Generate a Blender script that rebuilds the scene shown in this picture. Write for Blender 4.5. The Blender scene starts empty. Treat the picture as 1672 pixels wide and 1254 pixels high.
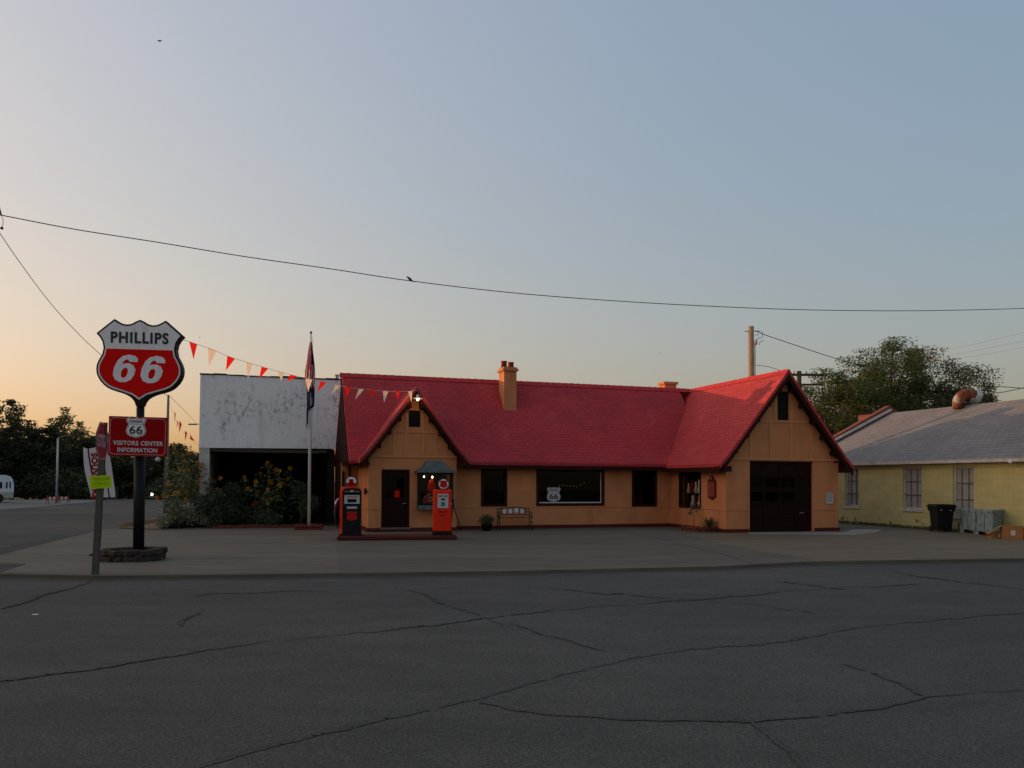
import bpy, bmesh, math, random
from mathutils import Vector, Matrix
random.seed(66)
sc = bpy.context.scene
col = sc.collection
R_ = math.radians
# ---------------------------------------------------------------- camera
EYE = Vector((0, 0, 1.7)); FPX = 1300.0; PX0, PY0 = 836.0, 761.3
_p, _r = R_(1.0), R_(0.32)
FW = Vector((0, math.cos(_p), math.sin(_p)))
_u = Vector((0, -math.sin(_p), math.cos(_p))); _x = Vector((1, 0, 0))
RT = _x * math.cos(_r) + _u * math.sin(_r); UP = _u * math.cos(_r) - _x * math.sin(_r)
cd = bpy.data.cameras.new('camera'); cam = bpy.data.objects.new('camera', cd); col.objects.link(cam)
cd.sensor_width = 36; cd.lens = FPX / 1672 * 36; cd.shift_y = (PY0 - 627) / 1672
cd.clip_start = 0.1; cd.clip_end = 3000
m = Matrix((RT, UP, -FW)).transposed().to_4x4(); m.translation = EYE; cam.matrix_world = m
sc.camera = cam
# ---------------------------------------------------------------- sky, sun, exposure
SUN_ROT, SUN_EL = -75.0, 6.0
w = bpy.data.worlds.new('World'); sc.world = w; w.use_nodes = True
nt = w.node_tree; bgn = nt.nodes['Background']
sky = nt.nodes.new('ShaderNodeTexSky'); sky.sky_type = 'NISHITA'; sky.sun_disc = False
sky.sun_elevation = R_(SUN_EL); sky.sun_rotation = R_(SUN_ROT)
sky.air_density = 2.2; sky.dust_density = 2.0; sky.ozone_density = 3.0
sep = nt.nodes.new('ShaderNodeSeparateColor'); cmb = nt.nodes.new('ShaderNodeCombineColor')
nt.links.new(sky.outputs[0], sep.inputs[0])
tcw = nt.nodes.new('ShaderNodeTexCoord'); sxw = nt.nodes.new('ShaderNodeSeparateXYZ'); nt.links.new(tcw.outputs['Generated'], sxw.inputs[0])
hz_ = nt.nodes.new('ShaderNodeMapRange'); nt.links.new(sxw.outputs[2], hz_.inputs[0]); hz_.inputs[1].default_value = 0; hz_.inputs[2].default_value = .3; hz_.inputs[3].default_value = 1; hz_.inputs[4].default_value = 0
for i, (g, k, cx, ch) in enumerate(((.426, .085, -.55, .09), (.421, .095, -.31, .06), (.332, .07, -.163, .03))):   # hazy dusk air: softer response, dimming away from the sunset
    a = nt.nodes.new('ShaderNodeMath'); a.operation = 'MULTIPLY'; a.inputs[1].default_value = .1
    b = nt.nodes.new('ShaderNodeMath'); b.operation = 'POWER'; b.inputs[1].default_value = g
    c = nt.nodes.new('ShaderNodeMath'); c.operation = 'MULTIPLY'; c.inputs[1].default_value = math.exp(k) * 10
    nt.links.new(sep.outputs[i], a.inputs[0]); nt.links.new(a.outputs[0], b.inputs[0])
    nt.links.new(b.outputs[0], c.inputs[0])
    dh = nt.nodes.new('ShaderNodeMath'); dh.operation = 'MULTIPLY'; dh.inputs[1].default_value = ch; nt.links.new(hz_.outputs[0], dh.inputs[0])
    d = nt.nodes.new('ShaderNodeMath'); d.operation = 'MULTIPLY_ADD'; d.inputs[1].default_value = cx; nt.links.new(sxw.outputs[0], d.inputs[0]); nt.links.new(dh.outputs[0], d.inputs[2])
    e = nt.nodes.new('ShaderNodeMath'); e.operation = 'EXPONENT'; nt.links.new(d.outputs[0], e.inputs[0])
    q = nt.nodes.new('ShaderNodeMath'); q.operation = 'MULTIPLY'; nt.links.new(c.outputs[0], q.inputs[0]); nt.links.new(e.outputs[0], q.inputs[1])
    nt.links.new(q.outputs[0], cmb.inputs[i])
# warm glow added to the sky off the sun's bearing to fill left-facing walls
vd = nt.nodes.new('ShaderNodeVectorMath'); vd.operation = 'DOT_PRODUCT'; nt.links.new(tcw.outputs['Generated'], vd.inputs[0])
_sr, _se = R_(-96), R_(SUN_EL); vd.inputs[1].default_value = (math.sin(_sr) * math.cos(_se), math.cos(_sr) * math.cos(_se), math.sin(_se))
au = nt.nodes.new('ShaderNodeMath'); au.operation = 'MULTIPLY_ADD'; au.inputs[1].default_value = 1 / .10; au.inputs[2].default_value = -1 / .10; nt.links.new(vd.outputs['Value'], au.inputs[0])
ae = nt.nodes.new('ShaderNodeMath'); ae.operation = 'EXPONENT'; nt.links.new(au.outputs[0], ae.inputs[0])
am = nt.nodes.new('ShaderNodeVectorMath'); am.operation = 'SCALE'; am.inputs[0].default_value = (20, 12, 6); nt.links.new(ae.outputs[0], am.inputs['Scale'])
aa = nt.nodes.new('ShaderNodeVectorMath'); aa.operation = 'ADD'; nt.links.new(cmb.outputs[0], aa.inputs[0]); nt.links.new(am.outputs[0], aa.inputs[1])
nt.links.new(aa.outputs[0], bgn.inputs[0]); bgn.inputs[1].default_value = .1
sd = bpy.data.lights.new('sun', 'SUN'); sun = bpy.data.objects.new('sun', sd); col.objects.link(sun)
sd.energy = 3.2; sd.angle = R_(0.6); sd.color = (1.0, .52, .25)
S = Vector((math.sin(R_(SUN_ROT)) * math.cos(R_(SUN_EL)), math.cos(R_(SUN_ROT)) * math.cos(R_(SUN_EL)), math.sin(R_(SUN_EL))))
sun.rotation_euler = S.to_track_quat('Z', 'Y').to_euler(); sun.location = (-60, 30, 30)
sc.view_settings.view_transform = 'Standard'; sc.view_settings.look = 'None'
sc.view_settings.exposure = 0; sc.view_settings.gamma = 1
# ---------------------------------------------------------------- measuring helpers
YAW = R_(17.8)
BU = Vector((math.cos(YAW), math.sin(YAW), 0)); BV = Vector((-math.sin(YAW), math.cos(YAW), 0))
def ray(x, y): return FW + RT * ((x - PX0) / FPX) - UP * ((y - PY0) / FPX)
def gz(x, y, z=0.0):
    d = ray(x, y); return EYE + d * ((z - EYE.z) / d.z)
def at(x, y, Y):
    d = ray(x, y); return EYE + d * (Y / d.y)
ORG = gz(1185, 870)
def L2W(a, b, z=0): return ORG + BU * a + BV * b + Vector((0, 0, z))
def terr(Y): return -.03 * max(0.0, Y - 66)
# ---------------------------------------------------------------- materials
def newmat(name):
    m = bpy.data.materials.new(name); m.use_nodes = True
    return m, m.node_tree, m.node_tree.nodes['Principled BSDF']
def N(t, k, **kw):
    n = t.nodes.new(k)
    for a, b in kw.items(): setattr(n, a, b)
    return n
def ramp(t, src, stops):
    r = N(t, 'ShaderNodeValToRGB'); e = r.color_ramp.elements
    while len(e) > 1: e.remove(e[-1])
    e[0].position, e[0].color = stops[0][0], tuple(stops[0][1]) + ((1,) if len(stops[0][1]) == 3 else ())
    for p, c in stops[1:]:
        q = e.new(p); q.color = tuple(c) + ((1,) if len(c) == 3 else ())
    t.links.new(src, r.inputs[0]); return r.outputs[0]
def noise(t, scale, detail=4, vec=None, stretch=None, rough=.55):
    n = N(t, 'ShaderNodeTexNoise'); n.inputs['Scale'].default_value = scale
    n.inputs['Detail'].default_value = detail; n.inputs['Roughness'].default_value = rough
    if vec is None: vec = N(t, 'ShaderNodeTexCoord').outputs['Object']
    if stretch:
        mp = N(t, 'ShaderNodeMapping'); mp.inputs['Scale'].default_value = stretch
        t.links.new(vec, mp.inputs[0]); vec = mp.outputs[0]
    t.links.new(vec, n.inputs['Vector']); return n.outputs['Fac']
def mix(t, fac, a, b, mode='MIX'):
    n = N(t, 'ShaderNodeMix', data_type='RGBA', blend_type=mode)
    if isinstance(fac, (int, float)): n.inputs[0].default_value = fac
    else: t.links.new(fac, n.inputs[0])
    for s, v in ((6, a), (7, b)):
        if isinstance(v, tuple): n.inputs[s].default_value = v + ((1,) if len(v) == 3 else ())
        else: t.links.new(v, n.inputs[s])
    return n.outputs[2]
def bump(t, p, h, strength=.3, dist=.02):
    b = N(t, 'ShaderNodeBump'); b.inputs['Strength'].default_value = strength; b.inputs['Distance'].default_value = dist
    t.links.new(h, b.inputs['Height']); t.links.new(b.outputs[0], p.inputs['Normal'])
def mat(name, c, rough=.7, var=.12, scale=3.0, metal=0.0, bmp=0.0, bscale=60, emis=None, dirt=None, spec=None):
    m, t, p = newmat(name)
    p.inputs['Roughness'].default_value = rough; p.inputs['Metallic'].default_value = metal
    p.inputs['Specular IOR Level'].default_value = .2 if spec is None else spec
    f = noise(t, scale, 5)
    o = ramp(t, f, [(.3, tuple(x * (1 - var) for x in c)), (.7, tuple(min(1, x * (1 + var)) for x in c))])
    if dirt:
        f2 = noise(t, dirt[1], 6, stretch=dirt[3] if len(dirt) > 3 else None)
        o = mix(t, ramp(t, f2, [(.5, (0, 0, 0)), (.68, (dirt[2],) * 3)]), o, dirt[0])
    t.links.new(o, p.inputs['Base Color'])
    if bmp: bump(t, p, noise(t, bscale, 3), bmp, .01)
    if emis:
        p.inputs['Emission Color'].default_value = tuple(emis[0]) + (1,); p.inputs['Emission Strength'].default_value = emis[1]
    return m
M = {}
def asphalt(name, c0, c1, warm=None):
    m, t, p = newmat(name); p.inputs['Roughness'].default_value = .93
    p.inputs['Specular IOR Level'].default_value = .25
    big = noise(t, .16, 5, stretch=(.45, 1.2, 1)); mid = noise(t, 1.6, 5, stretch=(.5, 1.3, 1)); fine = noise(t, 55, 3, rough=.7)
    grit = noise(t, 170, 2)
    a = ramp(t, big, [(.35, c0), (.66, c1)])
    a = mix(t, .55, a, ramp(t, mid, [(.3, (.72,) * 3), (.7, (1.2,) * 3)]), 'MULTIPLY')
    a = mix(t, .8, a, ramp(t, fine, [(.32, (.42,) * 3), (.5, (.95,) * 3), (.68, (1.9,) * 3)]), 'MULTIPLY')
    a = mix(t, .6, a, ramp(t, grit, [(.35, (.45,) * 3), (.65, (1.7,) * 3)]), 'MULTIPLY')
    if warm:
        a = mix(t, ramp(t, noise(t, .5, 4), [(.45, (0, 0, 0)), (.7, (.7,) * 3)]), a, warm)
    t.links.new(a, p.inputs['Base Color']); bump(t, p, fine, .5, .012); return m
M['asphalt'] = asphalt('asphalt', (.054, .0525, .0445), (.077, .0745, .063))
M['asphalt_dark'] = asphalt('asphalt_dark', (.043, .041, .037), (.056, .053, .048))
M['asphalt_worn'] = asphalt('asphalt_worn', (.053, .051, .043), (.073, .0705, .060))
M['gravel'] = asphalt('gravel', (.13, .128, .12), (.17, .165, .15))
M['crack'] = mat('crack', (.050, .048, .041), .95, .3, 20)
def concrete(name, c, stain, joints=True):
    m, t, p = newmat(name); p.inputs['Roughness'].default_value = .85
    p.inputs['Specular IOR Level'].default_value = .3
    a = ramp(t, noise(t, .35, 6, stretch=(.5, 1.5, 1)), [(.33, tuple(x * .74 for x in c)), (.66, c)])
    a = mix(t, .7, a, ramp(t, noise(t, 2.2, 6, stretch=(.35, 1.8, 1)), [(.3, (.74,) * 3), (.7, (1.2,) * 3)]), 'MULTIPLY')
    a = mix(t, .6, a, ramp(t, noise(t, 70, 3), [(.3, (.75,) * 3), (.7, (1.25,) * 3)]), 'MULTIPLY')
    a = mix(t, ramp(t, noise(t, .9, 4, stretch=(.4, 1.6, 1)), [(.56, (0, 0, 0)), (.7, (.6,) * 3)]), a, stain)
    t.links.new(a, p.inputs['Base Color']); bump(t, p, noise(t, 40, 4), .25, .01); return m
M['lot'] = concrete('lot_concrete', (.118, .106, .076), (.052, .050, .040))
M['lot_warm'] = concrete('lot_warm', (.155, .122, .078), (.09, .075, .05))
M['lot_left'] = concrete('lot_left', (.137, .117, .082), (.075, .066, .050))
M['lot_pale'] = concrete('lot_pale', (.30, .27, .24), (.16, .14, .12))
M['dirt'] = mat('dirt', (.16, .12, .07), .95, .35, 2.5, bmp=.6, bscale=18, dirt=((.06, .07, .03), 1.2, .8))
M['field'] = mat('field', (.06, .06, .035), .95, .4, .6, bmp=.4, bscale=8)
WALL = (.50, .205, .088)
M['stucco'] = mat('tan_stucco', WALL, .86, .10, 1.3, bmp=.3, bscale=45, dirt=((.40, .155, .062), .9, .7, (2.2, 2.2, .6)))
M['stucco_trim'] = mat('tan_trim', (.52, .222, .095), .8, .06, 2.2, bmp=.1, bscale=60)
M['dark_trim'] = mat('maroon_trim', (.028, .006, .005), .6, .25, 6, spec=.1)
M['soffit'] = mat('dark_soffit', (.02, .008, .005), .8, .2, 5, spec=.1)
M['base_red'] = mat('base_red', (.075, .012, .009), .7, .25, 5)
def shingle(name, axis, c0, c1, zs=7.0, xs=3.6, streak=None):
    m, t, p = newmat(name); p.inputs['Roughness'].default_value = .82
    p.inputs['Specular IOR Level'].default_value = .35
    tc = N(t, 'ShaderNodeTexCoord').outputs['Object']; s = N(t, 'ShaderNodeSeparateXYZ'); t.links.new(tc, s.inputs[0])
    cb = N(t, 'ShaderNodeCombineXYZ'); t.links.new(s.outputs[axis], cb.inputs[0]); t.links.new(s.outputs[2], cb.inputs[1])
    mp = N(t, 'ShaderNodeMapping'); mp.inputs['Scale'].default_value = (1, 1.27, 1); t.links.new(cb.outputs[0], mp.inputs[0])
    br = N(t, 'ShaderNodeTexBrick'); br.inputs['Scale'].default_value = 1; br.inputs['Brick Width'].default_value = 1 / xs
    br.inputs['Row Height'].default_value = 1 / zs; br.inputs['Mortar Size'].default_value = .011
    br.inputs['Mortar Smooth'].default_value = .4; br.inputs['Bias'].default_value = .0
    br.inputs['Color1'].default_value = c0 + (1,); br.inputs['Color2'].default_value = c1 + (1,)
    br.inputs['Mortar'].default_value = tuple(x * .52 for x in c0) + (1,)
    t.links.new(mp.outputs[0], br.inputs['Vector'])
    a = mix(t, .8, br.outputs['Color'], ramp(t, noise(t, .7, 5), [(.3, (.82,) * 3), (.7, (1.15,) * 3)]), 'MULTIPLY')
    # weathered pale run-off streaks and scuffs
    a = mix(t, ramp(t, noise(t, 1.1, 6, stretch=(1.4, 1.4, .5)), [(.55, (0, 0, 0)), (.75, (.22,) * 3)]), a, streak or (.46, .12, .11))
    a = mix(t, .5, a, ramp(t, noise(t, 60, 2), [(.3, (.7,) * 3), (.7, (1.3,) * 3)]), 'MULTIPLY')
    t.links.new(a, p.inputs['Base Color']); bump(t, p, br.outputs['Fac'], .4, -.02); return m
M['roof_u'] = shingle('red_shingles_along', 0, (.45, .034, .038), (.37, .029, .036))
M['roof_v'] = shingle('red_shingles_cross', 1, (.43, .038, .038), (.36, .031, .034))
M['cap'] = mat('ridge_cap', (.45, .035, .038), .8, .2, 6)
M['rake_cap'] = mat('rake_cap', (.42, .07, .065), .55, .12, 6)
M['grey_roof'] = shingle('grey_shingles', 1, (.205, .20, .19), (.17, .165, .155), streak=(.24, .225, .21))
M['block'] = None
def blockwall(name, c, axis, rh=.2, bw=.4, mort=.72):
    m, t, p = newmat(name); p.inputs['Roughness'].default_value = .85
    tc = N(t, 'ShaderNodeTexCoord').outputs['Object']; s = N(t, 'ShaderNodeSeparateXYZ'); t.links.new(tc, s.inputs[0])
    cb = N(t, 'ShaderNodeCombineXYZ'); t.links.new(s.outputs[axis], cb.inputs[0]); t.links.new(s.outputs[2], cb.inputs[1])
    br = N(t, 'ShaderNodeTexBrick'); br.inputs['Scale'].default_value = 1; br.inputs['Brick Width'].default_value = bw
    br.inputs['Row Height'].default_value = rh; br.inputs['Mortar Size'].default_value = .008; br.inputs['Mortar Smooth'].default_value = .6
    br.inputs['Color1'].default_value = c + (1,); br.inputs['Color2'].default_value = tuple(x * .9 for x in c) + (1,)
    br.inputs['Mortar'].default_value = tuple(x * mort for x in c) + (1,)
    t.links.new(cb.outputs[0], br.inputs['Vector'])
    a = mix(t, .8, br.outputs['Color'], ramp(t, noise(t, 1.2, 6), [(.3, (.85,) * 3), (.7, (1.1,) * 3)]), 'MULTIPLY')
    # flaked paint low on the wall
    f = N(t, 'ShaderNodeMath', operation='MULTIPLY'); mr = N(t, 'ShaderNodeMapRange')
    t.links.new(s.outputs[2], mr.inputs[0]); mr.inputs[1].default_value = .6; mr.inputs[2].default_value = .25
    t.links.new(mr.outputs[0], f.inputs[0]); t.links.new(ramp(t, noise(t, 2.6, 7), [(.63, (0, 0, 0)), (.66, (1, 1, 1))]), f.inputs[1])
    a = mix(t, f.outputs[0], a, (.20, .09, .05))
    t.links.new(a, p.inputs['Base Color']); bump(t, p, br.outputs['Fac'], .35, -.01); return m
M['yellow'] = blockwall('yellow_block', (.50, .46, .205), 1)
M['brick'] = blockwall('dark_brick', (.20, .06, .035), 0, .08, .22)
def peeling():
    m, t, p = newmat('peeling_white'); p.inputs['Roughness'].default_value = .8
    a = ramp(t, noise(t, .8, 5), [(.3, (.76, .76, .755)), (.7, (.84, .83, .82))])
    patch = noise(t, .75, 3, stretch=(1, 1, .8)); fl = noise(t, 5.5, 8, stretch=(1, 1, .7), rough=.72)
    mu = N(t, 'ShaderNodeMath', operation='MULTIPLY')
    t.links.new(ramp(t, patch, [(.49, (0, 0, 0)), (.64, (1, 1, 1))]), mu.inputs[0])
    t.links.new(ramp(t, fl, [(.50, (0, 0, 0)), (.58, (1, 1, 1))]), mu.inputs[1])
    a = mix(t, mu.outputs[0], a, (.33, .33, .33))
    a = mix(t, ramp(t, noise(t, 1.3, 7, stretch=(3, 3, .35)), [(.52, (0, 0, 0)), (.72, (.45,) * 3)]), a, (.45, .45, .45))
    a = mix(t, ramp(t, noise(t, 14, 6), [(.60, (0, 0, 0)), (.66, (.6,) * 3)]), a, (.34, .34, .34))
    t.links.new(a, p.inputs['Base Color']); bump(t, p, fl, .3, .01); return m
M['peel'] = peeling()
M['white'] = mat('white_paint', (.62, .61, .60), .6, .08, 3)
M['offwhite'] = mat('weathered_white', (.50, .48, .44), .7, .15, 5, dirt=((.3, .27, .23), 3, .6))
M['black'] = mat('black_paint', (.009, .009, .010), .5, .2, 6, spec=.12)
M['black_matte'] = mat('black_matte', (.012, .012, .013), .9, .2, 6, spec=.1)
M['shade_fill'] = mat('shade_fill', (.02, .018, .016), .95, .3, 2, spec=.05)  # near-black stand-in for shade inside rooms and recesses
M['sign_white'] = mat('sign_enamel_white', (.70, .70, .72), .4, .05, 4, dirt=((.42, .36, .3), 4, .35, (3, 3, .6)))
M['sign_red'] = mat('sign_enamel_red', (.62, .004, .003), .5, .06, 4, spec=.06)
M['panel_red'] = mat('panel_red', (.27, .003, .004), .6, .1, 3, spec=.05)
M['letter_black'] = mat('letter_black', (.03, .03, .035), .5, .1, 5)
M['letter_white'] = mat('letter_white', (.50, .48, .50), .5, .05, 5)
M['orange'] = mat('pump_orange', (.68, .022, .002), .4, .08, 4, dirt=((.4, .035, .01), 5, .5))
M['chrome'] = mat('chrome', (.35, .35, .36), .25, .05, 5, metal=.9)
M['rubber'] = mat('rubber', (.02, .02, .02), .7, .1, 5)
M['dial'] = mat('dial_face', (.42, .45, .47), .4, .05, 4)
M['galv'] = mat('galvanised', (.14, .138, .13), .65, .15, 8, metal=.15)
M['stop_red'] = mat('stop_red', (.42, .006, .008), .6, .12, 6)
M['stop_white'] = mat('stop_white', (.50, .30, .34), .45, .1, 6)
M['lime'] = mat('lime_paper', (.42, .66, .004), .6, .06, 8)
M['lime_ink'] = mat('faint_ink', (.18, .32, .01), .7, .1, 8)
M['banner'] = mat('banner_cloth', (.55, .56, .58), .8, .08, 4)
M['navy'] = mat('navy_cloth', (.02, .022, .07), .8, .1, 4)
M['red_cloth'] = mat('red_cloth', (.42, .008, .016), .8, .1, 4)
M['stone'] = mat('planter_stone', (.048, .036, .029), .9, .45, 9, bmp=.8, bscale=25)
M['brick_edge'] = mat('brick_edge', (.13, .03, .022), .85, .35, 9, bmp=.5, bscale=30)
M['soil'] = mat('soil', (.04, .03, .02), .95, .4, 6, bmp=.7, bscale=20)
M['pole_wood'] = mat('pole_wood', (.30, .20, .12), .85, .25, 6, bmp=.4, bscale=30)
M['conduit'] = mat('conduit_grey', (.45, .40, .33), .5, .1, 6)
M['post_grey'] = mat('post_grey', (.062, .061, .058), .7, .15, 8)
M['wire'] = mat('wire', (.03, .03, .032), .8, .1, 4)
M['copper'] = mat('verdigris_metal', (.11, .125, .125), .65, .3, 9, metal=.2, dirt=((.07, .15, .12), 5, .6))
M['door'] = mat('maroon_door', (.014, .003, .003), .5, .2, 5, spec=.1)
M['bin'] = mat('bin_plastic', (.006, .006, .007), .5, .2, 6, spec=.15)
M['dumpster'] = mat('worn_blue_steel', (.22, .31, .33), .7, .25, 4, dirt=((.10, .10, .085), 4.5, .8))
M['cardboard'] = mat('cardboard', (.27, .135, .05), .85, .15, 5)
M['rust'] = mat('rusty_metal', (.17, .055, .025), .7, .45, 5, metal=.3, dirt=((.40, .42, .42), 1.6, .9))
M['galv_pale'] = mat('pale_metal', (.42, .43, .42), .5, .2, 5, metal=.3)
M['pot'] = mat('red_clay', (.33, .055, .03), .7, .2, 6)
M['car'] = mat('car_paint', (.30, .30, .31), .35, .1, 3)
M['car_glass'] = mat('car_glass', (.02, .02, .025), .1, .1, 3)
M['plaque'] = mat('plaque_red', (.22, .045, .035), .5, .15, 8)
M['tile'] = mat('blue_white_tile', (.50, .54, .75), .4, .1, 20)
M['slat'] = mat('bench_slat', (.17, .05, .02), .6, .2, 8)
M['iron'] = mat('cast_iron', (.02, .02, .02), .5, .2, 8)
M['petal'] = mat('sunflower_petal', (.42, .18, .005), .7, .2, 8)
M['petal_dark'] = mat('sunflower_disc', (.09, .035, .012), .9, .3, 20)
M['stemg'] = mat('green_stem', (.07, .10, .035), .8, .2, 6)
M['barkm'] = mat('bark', (.055, .042, .03), .95, .3, 8, bmp=.8, bscale=20)
M['bird'] = mat('bird_feathers', (.02, .018, .018), .9, .2, 8)
M['bunt_red'] = mat('pennant_red', (.85, .02, .012), .7, .06, 6)
M['bunt_white'] = mat('pennant_white', (.80, .68, .55), .7, .06, 6)
M['warm_bulb'] = mat('warm_bulb', (.9, .8, .6), .4, .02, 4, emis=((1.0, .72, .38), 9.0))
M['tiny_bulb'] = mat('tiny_bulb', (.9, .5, .2), .4, .02, 4, emis=((1.0, .42, .12), .2))
M['headlamp'] = mat('headlamp', (.9, .9, .8), .3, .02, 4, emis=((1.0, .9, .6), 14.0))
def glassmat(name, tint, refl=.9):
    m, t, p = newmat(name); t.nodes.remove(p); out = t.nodes['Material Output']
    tr = N(t, 'ShaderNodeBsdfTransparent'); tr.inputs[0].default_value = tint + (1,)
    gl = N(t, 'ShaderNodeBsdfGlossy'); gl.inputs['Roughness'].default_value = .03; gl.inputs[0].default_value = (refl,) * 3 + (1,)
    fr = N(t, 'ShaderNodeFresnel'); fr.inputs[0].default_value = 1.45; mx = N(t, 'ShaderNodeMixShader')
    bp = N(t, 'ShaderNodeBump'); bp.inputs['Strength'].default_value = .04; t.links.new(noise(t, 1.5, 2), bp.inputs['Height'])
    t.links.new(bp.outputs[0], gl.inputs['Normal'])
    t.links.new(fr.outputs[0], mx.inputs[0]); t.links.new(tr.outputs[0], mx.inputs[1]); t.links.new(gl.outputs[0], mx.inputs[2])
    t.links.new(mx.outputs[0], out.inputs[0]); return m
M['glass'] = glassmat('window_glass', (.55, .58, .58), .42)
M['glass_muted'] = glassmat('muted_glass', (.25, .25, .25), .16)  # reflection and tint turned down in colour so garage panes read dark
M['glass_clear'] = glassmat('clear_glass', (.85, .87, .87))
M['pane_grey'] = mat('frosted_pane', (.30, .30, .29), .35, .15, 3)
def sheer(name):
    t = M[name].node_tree; p = t.nodes['Principled BSDF']; tl = N(t, 'ShaderNodeBsdfTranslucent'); mx = N(t, 'ShaderNodeMixShader'); mx.inputs[0].default_value = .5
    t.links.new(p.inputs['Base Color'].links[0].from_socket, tl.inputs[0]); t.links.new(p.outputs[0], mx.inputs[1]); t.links.new(tl.outputs[0], mx.inputs[2]); t.links.new(mx.outputs[0], t.nodes['Material Output'].inputs[0])
for n_ in ('bunt_red', 'bunt_white', 'red_cloth', 'navy', 'banner', 'lime'): sheer(n_)
def leafmat(name, c0, c1, trans=.25):
    m, t, p = newmat(name); p.inputs['Roughness'].default_value = .75
    g = N(t, 'ShaderNodeNewGeometry')
    a = ramp(t, g.outputs['Random Per Island'], [(0, c0), (.75, c1), (1, tuple(min(1, x * 1.5) for x in c1))])
    a = mix(t, .7, a, ramp(t, noise(t, .45, 3), [(.3, (.6,) * 3), (.7, (1.35,) * 3)]), 'MULTIPLY')
    t.links.new(a, p.inputs['Base Color'])
    tl = N(t, 'ShaderNodeBsdfTranslucent'); t.links.new(a, tl.inputs[0]); mx = N(t, 'ShaderNodeMixShader'); mx.inputs[0].default_value = trans
    t.links.new(p.outputs[0], mx.inputs[1]); t.links.new(tl.outputs[0], mx.inputs[2]); t.links.new(mx.outputs[0], t.nodes['Material Output'].inputs[0])
    return m
M['leaf_dark'] = leafmat('leaf_dark', (.020, .026, .010), (.045, .055, .018))
M['leaf_deep'] = leafmat('leaf_deep', (.04, .046, .018), (.085, .09, .032), .3)
M['leaf_olive'] = leafmat('leaf_olive', (.038, .056, .014), (.088, .115, .030), .35)
M['leaf_sun'] = leafmat('leaf_sunflower', (.06, .085, .03), (.13, .16, .065), .3)
M['leaf_shrub'] = leafmat('leaf_shrub', (.03, .045, .02), (.06, .08, .035))
M['leaf_silver'] = leafmat('leaf_silver', (.12, .14, .09), (.22, .23, .14))
M['grass'] = leafmat('grass_blades', (.05, .07, .02), (.10, .11, .035))
M['drygrass'] = leafmat('dry_grass_blades', (.13, .11, .05), (.24, .19, .08))
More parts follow.
